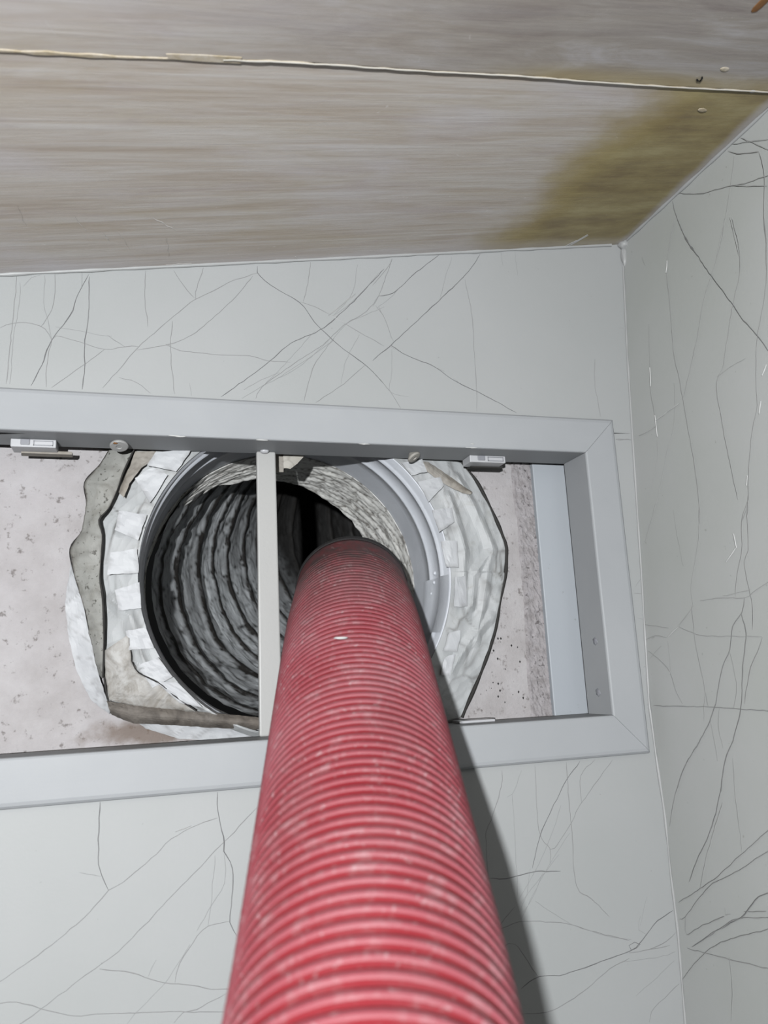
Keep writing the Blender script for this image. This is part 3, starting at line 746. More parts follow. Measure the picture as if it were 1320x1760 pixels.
# tilt of the joint: it drifts 15 mm over the visible length, so the filler follows the measured line
jl = smooth_line(JOINT_LINE, 0.006)
def strip(name, line, wfun, z, mat, parent=None, h=0.0006):
    v, f = [], []
    n = len(line)
    for i, p in enumerate(line):
        w = wfun(p.x, i)
        for q, dz in ((-w/2, 0), (-w/3, h), (w/3, h), (w/2, 0)):
            v.append((p.x, p.y + q + 0.0005 * fn(p.x, q, 2, 90), z - dz))
    for i in range(n - 1):
        for k in range(3):
            a = i*4+k; f.append((a, a+1, a+5, a+4))
    return cobj(name, v, f, mat, parent)
strip('joint_filler', jl, lambda x, i: (0.0026 if x < 0.19 else 0.0015) * (0.4 + 1.3 * abs(fn(x, 3, 1, 45))), -0.0003, M['joint'])
strip('joint_line', [Vector((p.x, p.y - 0.0006)) for p in jl if p.x > 0.14], lambda x, i: 0.0011 * (0.4 + 1.2 * abs(fn(x, 8, 1, 70))), -0.0010, M['joint_white'])
v, f = [], []
n = len(JOINT_PATCHES)
cobj('filler_patch', [(p[0], p[1], -0.0006) for p in JOINT_PATCHES] + [(p[0], p[1], -0.0011) for p in JOINT_PATCHES],
     [tuple(range(n)), tuple(range(n, 2*n))] + [(i, (i+1) % n, (i+1) % n + n, i + n) for i in range(n)], M['joint'])
# caulk where the boards meet the walls
def cbead(name, pts, r, mat, wob):
    o = bead(name, pts, r, mat, None, wob=wob); o.parent = ceil; return o
cbead('caulk_bead', [Vector((-1.0 + 0.008 * i, -0.0008, -0.0004)) for i in range(193)], 0.0015, M['caulk'], 0.8)
cbead('caulk_bead', [Vector((0.5488, -0.002 - 0.008 * i, -0.0006)) for i in range(100)], 0.0015, M['caulk'], 0.8)
# blob of caulk in the top corner
def blob(name, c, rx, ry, rz, mat, parent=None, amp=0.25, sc=300, seg=14, sub=False):
    v, f = [], []
    for i in range(seg + 1):
        a = math.pi * i / seg
        for j in range(seg * 2):
            b = math.pi * j / seg
            d = Vector((math.sin(a) * math.cos(b), math.sin(a) * math.sin(b), math.cos(a)))
            k = 1 + amp * fn(c[0] * 9 + d.x, c[1] * 9 + d.y, d.z, 1.7)
            v.append((c[0] + rx * d.x * k, c[1] + ry * d.y * k, c[2] + rz * d.z * k))
    m = seg * 2
    for i in range(seg):
        for j in range(m):
            f.append((i*m+j, i*m+(j+1) % m, (i+1)*m+(j+1) % m, (i+1)*m+j))
    return obj(name, v, f, mat, parent, smooth=True)
blob('caulk_blob', (0.4345, -0.003, 2.2925), 0.006, 0.006, 0.005, M['caulk'], WB)
blob('caulk_blob', (0.4335, -0.002, 2.2800), 0.0032, 0.0035, 0.010, M['caulk'], WB)
# scrape marks of pale paint near the corner
for (x, y), (dx, dy) in (((0.4872, -0.0017), (0.010, -0.020)), ((0.4895, -0.003), (0.009, -0.017)), ((0.484, -0.002), (0.007, -0.010))):
    strip('paint_scrape', [Vector((x + dx * t / 8, y + dy * t / 8)) for t in range(9)], lambda a, i: 0.0011 * (1.1 - abs(i - 4) / 5), -0.0002, M['filler'], h=0.0003)

for p, q in zip(SCRATCHES[::2], SCRATCHES[1::2]):
    w0 = random.uniform(0.0004, 0.0009)
    strip('paint_scrape', [Vector((p[0] + (q[0] - p[0]) * t / 12 + 0.0012 * fn(t * 0.3, p[0] * 40, 1), p[1] + (q[1] - p[1]) * t / 12 + 0.0012 * fn(t * 0.3, 5, p[0] * 40))) for t in range(13)], lambda a, i: w0 * (1.1 - abs(i - 6) / 7), -0.0002, M['scrape'], h=0.0002)

# ------------------------------------------------------------------ setting: the recess behind the frame
BY = 0.050                                               # face of the plaster board
DC = Vector((0.1205, 0.0, 1.9843)); DR = 0.1287          # duct collar centre and radius
def recess():
    v, f = [], []
    K = 64
    X0, X1, Z0_, Z1 = -0.60, 0.40, 1.55, 2.16
    def rect(a):
        c, s = math.cos(a), math.sin(a)
        t = min(((X1 - DC.x) / c if c > 1e-6 else (X0 - DC.x) / c if c < -1e-6 else 1e9),
                ((Z1 - DC.z) / s if s > 1e-6 else (Z0_ - DC.z) / s if s < -1e-6 else 1e9))
        return DC.x + c * t, DC.z + s * t
    angs = sorted([2 * math.pi * k / K for k in range(K)] + [math.atan2(z - DC.z, x - DC.x) % (2 * math.pi) for x in (X0, X1) for z in (Z0_, Z1)])
    n = len(angs)
    for a in angs: v.append((DC.x + DR * 1.012 * math.cos(a), BY, DC.z + DR * 1.012 * math.sin(a)))
    for a in angs:
        x, z = rect(a); v.append((x, BY, z))
    for a in angs: v.append((DC.x + DR * 1.012 * math.cos(a), BY + 0.012, DC.z + DR * 1.012 * math.sin(a)))
    for a in angs:
        x, z = rect(a); v.append((x, BY + 0.012, z))
    for i in range(n):
        j = (i + 1) % n
        f += [(i, j, n+j, n+i), (i, 2*n+i, 2*n+j, j), (2*n+i, 3*n+i, 3*n+j, 2*n+j), (n+i, n+j, 3*n+j, 3*n+i)]
    return tag(obj('wall_recess', v, f, M['board']), kind='structure')
WRec = recess()
# rough mortar band right of the duct
NL = 90
ml, mr = resample(MORTAR_L, NL), resample(MORTAR_R, NL)
v, f = [], []
NA = 14
for i in range(NL):
    for k in range(NA):
        t = k / (NA - 1)
        p = ml[i].lerp(mr[i], t)
        e = 0.0014 * fn(p.x, p.y, 1, 190) if k in (0,) else 0
        h = 0.0 if k in (0, NA-1) else 0.0012 + 0.0011 * fn(p.x, p.y, 4, 260) + 0.0008 * fn(p.x, p.y, 8, 620)
        v.append((p.x + e, BY - 0.0001 - h, p.y))
for i in range(NL - 1):
    for k in range(NA - 1):
        a = i*NA+k; f.append((a, a+1, a+NA+1, a+NA))
obj('mortar_band', v, f, M['mortar'], WRec)
bevel(obj('painted_strip', *box_vf(0.3405, 0.398, 0.0440, BY - 0.0002, 1.80, 2.12), M['strip'], WRec), 0.0008)
# soot crumbs stuck on the plaster, joined: too small to pick apart
v, f = [], []
spots = [(0.262, 1.893), (0.266, 1.905), (0.287, 1.898), (0.292, 1.888), (0.305, 1.878), (0.297, 1.872), (0.275, 1.880), (0.259, 1.872), (0.3, 1.9)]
for _ in range(46): spots.append((random.uniform(0.245, 0.315), random.uniform(1.862, 1.94)))
for x, z in spots:
    r = random.choice((0.0004, 0.0006, 0.0009))
    c = len(v)
    v += [(x - r, BY, z), (x, BY, z - r * 1.6), (x + r, BY, z), (x, BY, z + r * 1.3), (x, BY - r * 0.8, z)]
    f += [(c+a, c+(a+1) % 4, c+4) for a in range(4)]
tag(obj('soot_crumbs', v, f, M['dark'], WRec), kind='stuff')

# ------------------------------------------------------------------ the painted frame
FX0, FX1, FZ0, FZ1 = -0.190, 0.3655, 1.859, 2.0820       # inner opening
FW, FY0, FY1 = 0.0325, -0.0080, 0.0300
frame = empty('vent_frame', (0.0878, 0.0, FZ0 - FW))
tag(frame, 'pale grey painted timber frame with mitred corners around the open vent recess', 'frame')
def rail(name, a, b, out):
    a, b, out = Vector(a), Vector(b), Vector(out)
    al = (b - a).normalized()
    prof = [(0.0, FY0 + 0.0016), (0.0005, FY0 + 0.0005), (0.0016, FY0)]
    prof += [(FW - 0.0045, FY0), (FW - 0.0022, FY0 + 0.0006), (FW - 0.0006, FY0 + 0.0022), (FW, FY0 + 0.0045), (FW, -0.0001),
             (0.0085, -0.0001), (0.0085, FY1), (0.0, FY1)]
    n = len(prof); g = 0.00016
    N = 40
    v, f = [], []
    for i in range(N + 1):
        t = i / N
        for w, y in prof:
            s = a + out * w - al * (w - g); e = b + out * w + al * (w - g)
            p = s.lerp(e, t)
            d = 0.0003 * fn(p.x, p.z, 3, 14)
            v.append((p.x, y + (d if y < -0.001 else 0), p.z))
    for i in range(N):
        for k in range(n):
            f.append((i*n+k, i*n+(k+1) % n, (i+1)*n+(k+1) % n, (i+1)*n+k))
    f += [tuple(range(n)), tuple(range(N*n, N*n+n))]
    o = obj(name, v, f, M['frame'], frame)
    return o
rail('top_rail', (FX0, 0, FZ1), (FX1, 0, FZ1), (0, 0, 1))
rail('bottom_rail', (FX0, 0, FZ0), (FX1, 0, FZ0), (0, 0, -1))
rail('stile', (FX1, 0, FZ1), (FX1, 0, FZ0), (1, 0, 0))
rail('stile', (FX0, 0, FZ1), (FX0, 0, FZ0), (-1, 0, 0))
# divider bar
b = BAR
bar = obj('divider_bar', *prism([(b[0][0], FZ1), (b[1][0], FZ1), (b[3][0], b[3][1]), (b[5][0], FZ0), (b[4][0], FZ0), (b[2][0], b[2][1])], 0.0232, 0.0285), M['bar'], frame)
bevel(bar, 0.0014, 3)
blob('bar_cap', ((b[0][0] + b[1][0]) / 2 - 0.0016, 0.0215, FZ1 - 0.0004), 0.0036, 0.003, 0.0022, M['clip'], bar, 0.1)
# clips under the top rail
def clip(x0, x1, z, up, slim=False):
    h = 0.0062 if not slim else 0.0022
    y0, y1 = 0.0125, 0.0292
    za, zb = (z - h, z - 0.0001) if up else (z + 0.0001, z + h)
    o = obj('clip', *box_vf(x0, x1, y0, y1, za, zb), M['clip'], frame)
    bevel(o, 0.0006)
    if not slim:
        L = x1 - x0
        bevel(obj('latch', *box_vf(x0 + L*0.22, x0 + L*0.42, y0 - 0.0010, y0 + 0.002, za + 0.0016, zb - 0.0003), M['clip_grey'], o), 0.0004)
        for q0, q1, w0, w1 in ((0.50, 0.93, 0.0012, 0.0018), (0.50, 0.93, 0.0044, 0.0049), (0.50, 0.515, 0.0012, 0.0049), (0.92, 0.935, 0.0012, 0.0049)):
            obj('rim', *box_vf(x0 + L*q0, x0 + L*q1, y0 - 0.0006, y0 + 0.0005, za + w0, za + w1), M['clip_grey'], o)
        obj('clip_shadow', *box_vf(x0 + L*0.18, x1 + 0.010 * (1 if x0 < 0 else 0.3), y1 - 0.004, y1 + 0.004, za - 0.0012, za + 0.001), M['tan' if x0 < 0 else 'edge_dirt_shade'], o)  # strip standing in for the clip's cast shadow
    return o
clip(CLIPS[0][0], CLIPS[1][0], FZ1, True)
clip(CLIPS[2][0], CLIPS[3][0], FZ1, True)
clip(CLIPS[4][0], CLIPS[5][0], FZ0, False, True)
# screws: shallow tilted discs
def screw(c, r, tilt, mat, name, rust=False):
    v, f = [], []
    K = 24
    R = Matrix.Rotation(tilt[0], 3, 'X') @ Matrix.Rotation(tilt[1], 3, 'Y')
    rings = [(r * 0.30, 0.0050), (r * 0.9, 0.0012), (r, 0.0004), (r, -0.0004), (r * 0.9, -0.0011), (r * 0.34, -0.0013), (r * 0.30, -0.0006), (0.0001, -0.0006)]
    for q, h in rings:
        for k in range(K):
            a = 2 * math.pi * k / K
            v.append(Vector(c) + R @ Vector((q * math.cos(a), q * math.sin(a), h)))
    for i in range(len(rings) - 1):
        for k in range(K):
            f.append((i*K+k, i*K+(k+1) % K, (i+1)*K+(k+1) % K, (i+1)*K+k))
    o = obj(name, v, f, mat, frame, smooth=False)
    if rust:
        p = Vector(c) + R @ Vector((-r * 0.35, -r * 0.60, -0.0008))
        blob('rust_spot', p, 0.0018, 0.0016, 0.0007, M['rust'], o, 0.5, seg=8)
    return o
screw((SCREWS[0][0], 0.013, FZ1 - 0.0028), 0.0068, (-0.36, 0.0), M['screw'], 'screw', True)
screw((SCREWS[1][0], 0.013, FZ1 - 0.0036), 0.0060, (-0.36, -0.45), M['plug'], 'screw')
for p in CHIPS:
    blob('filled_hole', (FX1 - 0.0002, p[1], p[2]), 0.0006, 0.0032, 0.0030, M['clip_grey'], frame, 0.6, seg=8)
for x, y, z in ((0.258, FY0 + 0.0008, FZ1 + 0.0005), (0.2585, FY0, FZ1 + 0.0035), (0.018, FY0 + 0.0006, FZ1 + 0.0006), (0.022, FY0 + 0.001, FZ1 + 0.0002), (0.083, FY0 + 0.001, FZ1), (0.165, FY0 + 0.001, FZ1)):
    blob('paint_chip', (x, y, z), 0.0050 if z < FZ1 + 0.002 else 0.0016, 0.0005, 0.0006, M['filler'], frame, 0.6, seg=6)

# ------------------------------------------------------------------ the duct
duct = empty('air_duct', (DC.x, BY, DC.z - DR))
tag(duct, 'flexible air duct with grey metal collar taped into the recess by crumpled white foil', 'duct')
# metal collar: stepped cylinder lathe
def lathe(name, prof, mat, parent, K=128, arc=(0, 2 * math.pi), wob=0.0, smooth=True):
    v, f, g = [], [], []
    closed = arc[1] - arc[0] > 6.28
    KK = K if closed else K + 1
    for i, (r, y) in enumerate(prof):
        for k in range(KK):
            a = arc[0] + (arc[1] - arc[0]) * k / K
            q = r * (1 + wob * fn(math.cos(a), math.sin(a), y * 8, 1.6))
            v.append((DC.x + q * math.cos(a), y, DC.z + q * math.sin(a)))
    for i in range(len(prof) - 1):
        for k in range(K):
            j = (k + 1) % KK
            f.append((i*KK+k, i*KK+j, (i+1)*KK+j, (i+1)*KK+k))
    return obj(name, v, f, mat, parent, smooth=smooth)
collar = lathe('collar', [(DR + 0.0008, 0.0365), (DR - 0.0004, 0.0352), (DR - 0.0012, 0.036), (DR - 0.0014, 0.047), (DR - 0.0026, 0.0485), (DR - 0.0040, 0.0500), (DR - 0.0042, 0.0515),
                          (DR - 0.0026, 0.0530), (DR - 0.0030, 0.060), (DR - 0.0030, 0.0725), (DR - 0.0048, 0.0740), (DR - 0.0054, 0.0758), (DR - 0.0040, 0.0778), (DR - 0.0042, 0.090), (DR - 0.0052, 0.1210)],
               M['metal'], duct, wob=0.004)
bevel(lathe('lap_seam', [(DR - 0.0024, 0.036), (DR - 0.0050, 0.0495), (DR - 0.0036, 0.054), (DR - 0.0038, 0.071), (DR - 0.0062, 0.0758), (DR - 0.0052, 0.092)], M['metal'], collar, K=10, arc=(-0.42, -0.02), smooth=True), 0.0002)
for a in (-0.045, -0.12, 0.02):
    c = Vector((DC.x + (DR - 0.0036) * math.cos(a), 0.064 + 0.02 * abs(a) * 4, DC.z + (DR - 0.0036) * math.sin(a)))
    blob('rivet', c, 0.0018, 0.0018, 0.0018, M['metal'], collar, 0.05, seg=8)

# gathered foil neck at the collar's inner end
def neck():
    K, NR = 520, 40
    v, f, g = [], [], []
    for i in range(NR):
        t = i / (NR - 1)
        for k in range(K):
            a = 2 * math.pi * k / K
            s = max(0.0, 0.40 + 0.60 * math.cos(a - 0.72))
            L = 0.0025 + 0.060 * s ** 0.9 + 0.006 * fn(math.cos(a), math.sin(a), 2, 5) * t
            R1 = (DR - 0.0055) - (0.0125 * s) * t ** 1.3
            arc = a * 0.12; dep = 0.05 * t
            f1, e1 = crumple(arc + 1.4 * dep, dep - 0.22 * arc, 2.0, 30, 190); f2, e2 = crumple(arc - 0.8 * dep, dep + 0.15 * arc, 5.0, 90, 300); cr = 1 - f1
            cr2 = 1 - f2
            q = R1 - (0.0026 * cr + 0.0012 * cr2) * min(1, t * 3 + 0.2) * (0.15 + 0.85 * min(1, s * 2))
            v.append((DC.x + q * math.cos(a), 0.1185 + L * t, DC.z + q * math.sin(a)))
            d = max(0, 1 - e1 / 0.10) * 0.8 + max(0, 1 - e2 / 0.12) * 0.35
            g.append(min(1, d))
    for i in range(NR - 1):
        for k in range(K):
            f.append((i*K+k, i*K+(k+1) % K, (i+1)*K+(k+1) % K, (i+1)*K+k))
    solid(obj('foil_neck', v, f, M['foil_old'], duct, attrs={'grime_shade': g}), 0.0008)
neck()

# the long dusty lining: a coil-ribbed tube that runs in and bends away to the right
PATH = [Vector(p) for p in ((0.1255, 0.121, 1.9875), (0.1335, 0.140, 1.9920), (0.166, 0.20, 2.010), (0.212, 0.275, 2.036), (0.268, 0.345, 2.066), (0.340, 0.40, 2.10), (0.43, 0.44, 2.13), (0.53, 0.45, 2.15))]
def path_points(n):
    P = [PATH[0] * 2 - PATH[1]] + PATH + [PATH[-1] * 2 - PATH[-2]]
    raw = []
    for i in range(1, len(P) - 2):
        a, b_, c, d = P[i-1:i+3]
        for k in range(30):
            t = k / 30
            raw.append(0.5 * ((2*b_) + (c-a)*t + (2*a-5*b_+4*c-d)*t*t + (3*b_-a-3*c+d)*t*t*t))
    return resample(raw, n)
def liner():
    N, K = 420, 240
    pts = path_points(N)
    L = sum((b_ - a).length for a, b_ in zip(pts, pts[1:]))
    v, f, g, so = [], [], [], []
    up = Vector((0, 0, 1))
    pitch = 0.034
    for i, p in enumerate(pts):
        d = (pts[min(i+1, N-1)] - pts[max(i-1, 0)]).normalized()
        s = L * i / (N - 1)
        d = Vector((0, 1, 0)).lerp(d, min(1.0, s / 0.09)).normalized()
        x = d.cross(up).normalized(); z = x.cross(d)
        for k in range(K):
            a = 2 * math.pi * k / K
            wv = 0.0045 * fn(math.cos(a) * 1.3, math.sin(a) * 1.3, s * 9, 2.0)
            ph = ((s + wv) / pitch + a / (2 * math.pi)) % 1.0
            u = abs(ph - 0.5) * 2                        # 1 at the wire
            bul = 0.0036 * (1 - u ** 6)
            cr = crease(math.cos(a) * 1.2, math.sin(a) * 1.2, s * 12, 4.2)
            r = 0.1180 + 0.007 * min(1.0, s / 0.10) + bul + 0.0016 * (cr - 0.5) + 0.0006 * fn(math.cos(a), math.sin(a), s * 60, 9)
            v.append(p + x * (r * math.cos(a)) + z * (r * math.sin(a)))
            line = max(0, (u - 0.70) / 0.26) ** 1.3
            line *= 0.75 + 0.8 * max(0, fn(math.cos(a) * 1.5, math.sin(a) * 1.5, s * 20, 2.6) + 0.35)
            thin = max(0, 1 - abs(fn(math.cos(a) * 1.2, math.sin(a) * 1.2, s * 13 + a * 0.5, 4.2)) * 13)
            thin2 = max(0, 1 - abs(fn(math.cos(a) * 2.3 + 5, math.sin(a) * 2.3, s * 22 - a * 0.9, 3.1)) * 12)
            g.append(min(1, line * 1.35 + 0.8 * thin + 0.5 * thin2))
            so.append(min(0.97, max(0, (s - 0.172 + 0.070 * math.sin(a) - 0.03 * fn(math.cos(a), math.sin(a), s * 10, 2.0)) / 0.11)))  # painted shade, growing deeper in and towards the top
    for i in range(N - 1):
        for k in range(K):
            f.append((i*K+k, i*K+(k+1) % K, (i+1)*K+(k+1) % K, (i+1)*K+k))
    f.append(tuple(range((N-1)*K, N*K)))
    obj('duct_lining', v, f, M['liner'], duct, smooth=True, attrs={'grime_shade': g, 'deep_shade': so})
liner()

# crumpled foil flange from collar to board
def seg_dist(p, a, b_):
    ab = b_ - a; t = max(0, min(1, (p - a).dot(ab) / max(ab.length_squared, 1e-9)))
    return (p - a - ab * t).length
RIDGES = [[(0.262, 2.068), (0.281, 2.030), (0.2905, 2.004), (0.284, 1.985), (0.279, 1.962), (0.268, 1.925)],
          [(0.2905, 2.004), (0.270, 1.980), (0.266, 1.955)],
          [(0.252, 2.050), (0.262, 2.005), (0.258, 1.960)],
          [(0.285, 1.945), (0.262, 1.925), (0.243, 1.900)],
          [(-0.025, 1.965), (-0.012, 1.952), (-0.004, 1.925)],
          [(-0.030, 1.925), (-0.008, 1.932), (0.000, 1.915), (0.022, 1.905), (0.045, 1.885)],
          [(-0.026, 1.905), (0.0, 1.915)], [(-0.020, 2.02), (-0.002, 2.028)]]
RIDGES = [[Vector(p) for p in l] for l in RIDGES]
def flange():
    K, NR = 620, 34
    O = [Vector(p) for p in FOIL_OUTLINE]
    C2 = Vector((DC.x, DC.z))
    def outer(a):
        d = Vector((math.cos(a), math.sin(a))); best = None
        for i in range(len(O)):
            p, q = O[i] - C2, O[(i+1) % len(O)] - C2
            den = d.x * (q.y - p.y) - d.y * (q.x - p.x)
            if abs(den) < 1e-12: continue
            t = (p.x * (q.y - p.y) - p.y * (q.x - p.x)) / den
            u = (p.x * d.y - p.y * d.x) / den
            if t > 0 and -1e-6 <= u <= 1 + 1e-6: best = t if best is None else max(best, t)
        return best or DR * 1.2
    v, f, g = [], [], []
    for k in range(K):
        a = 2 * math.pi * k / K
        ro = max(outer(a), DR + 0.0035)
        for i in range(NR):
            t = i / (NR - 1)
            r = DR - 0.0010 + (ro - DR + 0.0010) * t
            p = C2 + Vector((math.cos(a), math.sin(a))) * r
            base = 0.0330 + (0.0425 - 0.0330) * t
            c1 = crease(p.x, p.y, 1.0, 34); c2 = crease(p.x, p.y, 5.0, 85)
            m = min(1, 4 * t) * (1 if t < 0.98 else 0.5)
            arc = a * 0.15
            f1, e1 = crumple(arc + 0.25 * r, r, 1.0, 26, 38)
            f2, e2 = crumple(arc - 0.4 * r, r, 7.0, 75, 110)
            h = (0.0042 * (f1 - 0.45) + 0.0016 * (f2 - 0.45)) * m
            rd = 0
            for l in RIDGES:
                dd = min(seg_dist(p, l[j], l[j+1]) for j in range(len(l) - 1))
                rd = max(rd, max(0, 1 - dd / 0.0065))
            h += 0.0034 * rd * m
            y = min(base - h, BY - 0.001)
            y = max(y, 0.0312)
            v.append((p.x, y, p.y))
            d = max(0, 1 - e1 / 0.08) * 0.85 * max(0, fn(p.x, p.y, 3, 24) + 0.35) + max(0, 1 - e2 / 0.09) * 0.30 * max(0, fn(p.x, p.y, 9, 30) + 0.15)  # fold lines painted darker to strengthen weak shading
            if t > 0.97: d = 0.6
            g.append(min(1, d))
    for k in range(K):
        for i in range(NR - 1):
            j = (k + 1) % K
            f.append((k*NR+i, j*NR+i, j*NR+i+1, k*NR+i+1))
    solid(obj('foil_flange', v, f, M['foil'], duct, attrs={'grime_shade': g}), 0.0005)
flange()

def sheet(name, A, B, ya, yb, mat, n=60, m=12, amp=0.0014, sc=70, edge=0.0, hump=0.0, label=None, edges=(0, 0), thick=0.0006):
    """crumpled strip between two edge lines given in (x, z)"""
    a, b_ = resample(A, n), resample(B, n)
    v, f, g = [], [], []
    for i in range(n):
        for k in range(m):
            t = k / (m - 1)
            p = a[i].lerp(b_[i], t)
            e = edge * fn(p.x, p.y, 7, 230)
            f1, e1 = crumple(p.x, p.y, sc * 0.1, sc * 0.75, sc * 0.75); f2, e2 = crumple(p.x, p.y, sc * 0.3, sc * 2, sc * 2)
            h = amp * 1.5 * (f1 - 0.45) + amp * 0.5 * (f2 - 0.45) + hump * math.sin(math.pi * t)
            v.append((p.x + e, ya + (yb - ya) * t - h, p.y + e * 0.6))
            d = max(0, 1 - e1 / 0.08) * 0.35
            if (k == 0 and edges[0]): d = edges[0]
            if (k == m - 1 and edges[1]): d = edges[1]
            g.append(min(1, d))
    for i in range(n - 1):
        for k in range(m - 1):
            q = i*m+k; f.append((q, q+1, q+m+1, q+m))
    o = solid(obj(name, v, f, mat, duct, attrs={'grime_shade': g}), thick)
    if label: o['label'] = label
    return o
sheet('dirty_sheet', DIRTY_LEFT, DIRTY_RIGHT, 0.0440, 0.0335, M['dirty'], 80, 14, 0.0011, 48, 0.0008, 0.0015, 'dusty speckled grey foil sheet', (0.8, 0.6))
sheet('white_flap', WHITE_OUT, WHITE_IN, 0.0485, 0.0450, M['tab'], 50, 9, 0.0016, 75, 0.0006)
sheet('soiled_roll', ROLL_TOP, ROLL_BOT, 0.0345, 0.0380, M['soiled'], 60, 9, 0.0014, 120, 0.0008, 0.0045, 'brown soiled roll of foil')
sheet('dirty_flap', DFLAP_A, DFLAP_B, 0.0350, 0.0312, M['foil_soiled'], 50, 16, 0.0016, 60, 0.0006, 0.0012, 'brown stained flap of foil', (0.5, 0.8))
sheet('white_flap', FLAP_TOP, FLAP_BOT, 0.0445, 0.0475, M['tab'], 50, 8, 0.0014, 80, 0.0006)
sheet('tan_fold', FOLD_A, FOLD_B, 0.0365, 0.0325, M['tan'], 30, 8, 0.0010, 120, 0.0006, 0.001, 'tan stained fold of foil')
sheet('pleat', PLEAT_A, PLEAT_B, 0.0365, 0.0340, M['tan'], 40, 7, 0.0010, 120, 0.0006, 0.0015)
sheet('torn_tape', [(TORN_CREAM[0]), (TORN_CREAM[4])], [(TORN_CREAM[1]), (TORN_CREAM[2]), (TORN_CREAM[3])], 0.0440, 0.0440, M['cream'], 14, 8, 0.0006, 90, 0.0004, 0.001, 'torn cream scrap of tape')
sheet('torn_tape', [(TORN_BROWN[0]), (TORN_BROWN[3])], [(TORN_BROWN[1]), (TORN_BROWN[2])], 0.0470, 0.0470, M['tan'], 14, 8, 0.0006, 90, 0.0004, 0.0, 'torn brown scrap of tape')
# dark lines along the sheet edges: dirty rims and painted-in shadow gaps
def edge_line(pts, y, r):
    P = smooth_line(pts, 0.003)
    bead('edge_dirt_shade', [Vector((p.x, y(i / (len(P) - 1)), p.y)) for i, p in enumerate(P)], r, M['edge_dirt_shade'], duct, 5, 0.9)
edge_line(DIRTY_RIGHT, lambda t: 0.0325, 0.0007)  # stands in for the shadow gap beside the dirty sheet
edge_line(DIRTY_LEFT, lambda t: 0.0440, 0.0005)
edge_line([(-0.0297, 1.9085), (-0.0272, 1.8945), (-0.0235, 1.8835)], lambda t: 0.034, 0.0007)
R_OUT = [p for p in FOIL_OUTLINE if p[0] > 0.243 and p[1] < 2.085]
edge_line(DFLAP_B[1:], lambda t: 0.0300, 0.0005)
edge_line(R_OUT, lambda t: 0.0415, 0.0014)  # stands in for the flange's shadow on the board
# tape tabs folded over the collar rim
for q in TABS:
    P = [Vector(p) for p in q]
    mm = 7
    v, f, g = [], [], []
    s0 = random.random() * 40
    tilt = random.uniform(-0.0006, 0.0006)
    for i in range(mm):
        for k in range(mm):
            a, b_ = i / (mm - 1), k / (mm - 1)
            p = P[0].lerp(P[1], a).lerp(P[3].lerp(P[2], a), b_)
            e = 0.0007 * fn(p.x, p.y, s0, 190)
            rr = (p - Vector((DC.x, DC.z))).length
            y = 0.0296 + 0.11 * max(0, rr - DR) - 0.0007 * crease(p.x, p.y, s0, 120) + tilt * (a - 0.5) * 2
            v.append((p.x + e, y, p.y - e)); g.append(0.28 if (i in (0, mm-1) or k == mm-1) and fn(p.x, p.y, s0, 120) > -0.1 else 0.0)
    for i in range(mm - 1):
        for k in range(mm - 1):
            z = i*mm+k; f.append((z, z+1, z+mm+1, z+mm))
    solid(obj('tape_tab', v, f, M['tab'], duct, attrs={'grime_shade': g}), 0.0006)

# ------------------------------------------------------------------ the red hose
HC = Vector((0.10929555, 0.41975914 - 0.588, 1.9 - 0.04182575))
HD = Vector((0.21899096, 0.86445554, 0.45250367)).normalized()
hose = empty('vacuum_hose', HC - HD * 0.5)
tag(hose, 'dusty red ribbed vacuum hose reaching up into the round duct', 'hose')
HU = (Vector((0, 0, 1)) - HD * HD.z).normalized(); HS = HU.cross(HD)
S0, S_RIB, S_CUFF, S1 = -0.52, 0.222, 0.251, 0.257
def axis(s):
    bow = 0.0 if s < 0.12 else -0.10 * (s - 0.12) ** 2   # sags a touch at the tip
    q = min(0.0, s + 0.12); q = max(q, -0.15)
    return HC + HD * s + HU * bow + HS * (0.30 * q * q)
def hose_r(s):
    return 0.0486 - (0.0 if s < 0.1 else 0.10 * (s - 0.1) ** 2)
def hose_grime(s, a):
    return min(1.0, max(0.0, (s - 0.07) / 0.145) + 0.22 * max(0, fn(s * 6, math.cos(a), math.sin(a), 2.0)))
def hose_tube(name, profile, mat, K=96):
    v, f, g = [], [], []
    for s, r in profile:
        c = axis(s)
        for k in range(K):
            a = 2 * math.pi * k / K
            v.append(c + HU * (r * math.cos(a)) + HS * (r * math.sin(a)))
            g.append(hose_grime(s, a))
    for i in range(len(profile) - 1):
        for k in range(K):
            f.append((i*K+k, i*K+(k+1) % K, (i+1)*K+(k+1) % K, (i+1)*K+k))
    return obj(name, v, f, mat, hose, smooth=True, attrs={'grime_shade': g})
prof = [(S0, 0.0445)] + [(S0 + (S_CUFF - S0) * i / 90, hose_r(S0 + (S_CUFF - S0) * i / 90)) for i in range(91)] + [(S_CUFF, 0.0445), (S0 + 0.001, 0.0445)]
hose_tube('hose_wall', prof, M['hose'])
hose_tube('end_cuff', [(S_CUFF - 0.004, 0.0440), (S_CUFF - 0.003, 0.0466), (S_CUFF - 0.001, 0.0474), (S1 - 0.002, 0.0472), (S1, 0.0462), (S1, 0.0435), (S_CUFF - 0.004, 0.0436)], M['cuff'])['label'] = 'black rubber end ring'
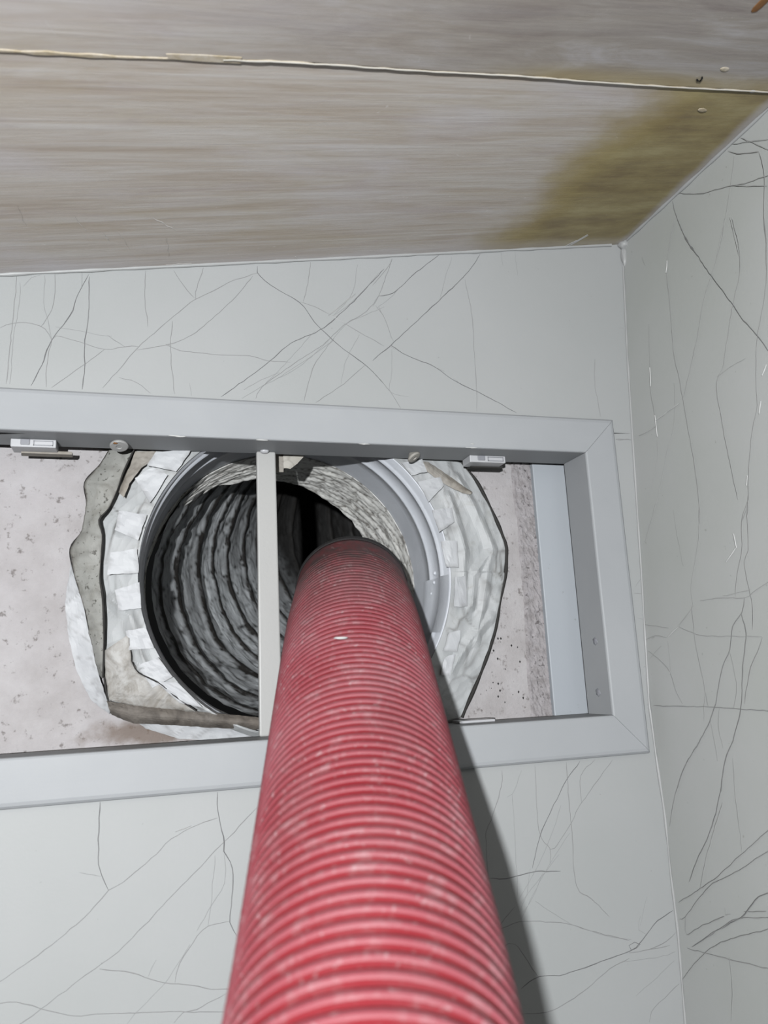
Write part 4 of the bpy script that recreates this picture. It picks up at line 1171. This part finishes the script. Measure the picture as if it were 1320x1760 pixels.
def rib():
    pitch, K = 0.0064, 72
    n = int((S_RIB - S0) / pitch * K)
    sec = [(-0.0019, -0.0008), (-0.0016, 0.0003), (-0.0009, 0.0008), (0.0, 0.0010), (0.0009, 0.0008), (0.0016, 0.0003), (0.0019, -0.0008)]
    v, f, g = [], [], []
    for i in range(n + 1):
        a = 2 * math.pi * i / K
        s = S0 + 0.004 + (S_RIB - S0 - 0.008) * i / n
        fade = min(1.0, max(0.30, (S_RIB - s) / 0.06))
        d = HU * math.cos(a) + HS * math.sin(a)
        for q, h in sec:
            v.append(axis(s + q) + d * (hose_r(s) + h * (fade if h > 0 else 1)))
            g.append(hose_grime(s, a))
    m = len(sec)
    for i in range(n):
        for k in range(m - 1):
            f.append((i*m+k, i*m+k+1, (i+1)*m+k+1, (i+1)*m+k))
    obj('spiral_rib', v, f, M['rib'], hose, smooth=True, attrs={'grime_shade': g})['label'] = 'worn pink spiral rib'
rib()
# white paint fleck caught on the ribs
d = HU * math.cos(0.16) + HS * math.sin(0.16)
blob('paint_fleck', axis(0.043) + d * 0.0500, 0.0042, 0.0010, 0.0008, M['filler'], hose, 0.4, seg=6)

# ------------------------------------------------------------------ debris clinging to the ceiling
cm = Matrix.Rotation(-TH, 3, 'Y')
def ceil_pt(u, w, z): return CEIL_A + cm @ Vector((u, w, z))
def flake(name, u, w, rx, ry, mat, label, cat, ang):
    e = empty(name, ceil_pt(u, w, -0.0004))
    v, f = [], []
    K = 14
    for q, h in ((1.0, 0.0), (0.95, -0.0004), (0.5, -0.0006), (0.02, -0.0006)):
        for k in range(K):
            a = 2 * math.pi * k / K
            r = q * (1 + 0.22 * fn(math.cos(a), math.sin(a), u * 50, 1.5))
            x, y = rx * r * math.cos(a), ry * r * math.sin(a)
            v.append(ceil_pt(u + x * math.cos(ang) - y * math.sin(ang), w + x * math.sin(ang) + y * math.cos(ang), h - 0.0004))
    for i in range(3):
        for k in range(K): f.append((i*K+k, i*K+(k+1) % K, (i+1)*K+(k+1) % K, (i+1)*K+k))
    o = obj(name, v, f, mat)
    bpy.data.objects.remove(e)
    return tag(o, label, cat)
flake('paint_flake', *FLAKES[0], 0.0040, 0.0018, M['joint'], 'small cream paint flake on the front ceiling board beside the dark curl', 'flake', 0.1)
flake('paint_flake', *FLAKES[1], 0.0042, 0.0019, M['joint'], 'small cream paint flake on the olive damp stain of the ceiling', 'flake', 0.2)
flake('paint_flake', *FLAKES[2], 0.0024, 0.0013, M['filler'], 'tiny white paint flake stuck in the ceiling joint near the right wall', 'flake', 0.0)
flake('resin_drip', *DRIP[0], 0.0032, 0.0070, M['rust'], 'rusty brown drip on the front ceiling board in the top corner', 'drip', 0.1)
pts = [ceil_pt(u, w, -0.0012) for u, w in ((CURL[0][0], CURL[0][1]), (CURL[0][0] + 0.0016, CURL[0][1] + 0.0010), (CURL[1][0], CURL[1][1]), (CURL[2][0] + 0.001, CURL[2][1] + 0.001), CURL[2])]
tag(bead('dirt_curl', pts, 0.0006, M['dark'], None, 6, 0.5), 'tiny black curl of dirt hanging by the ceiling joint', 'debris')
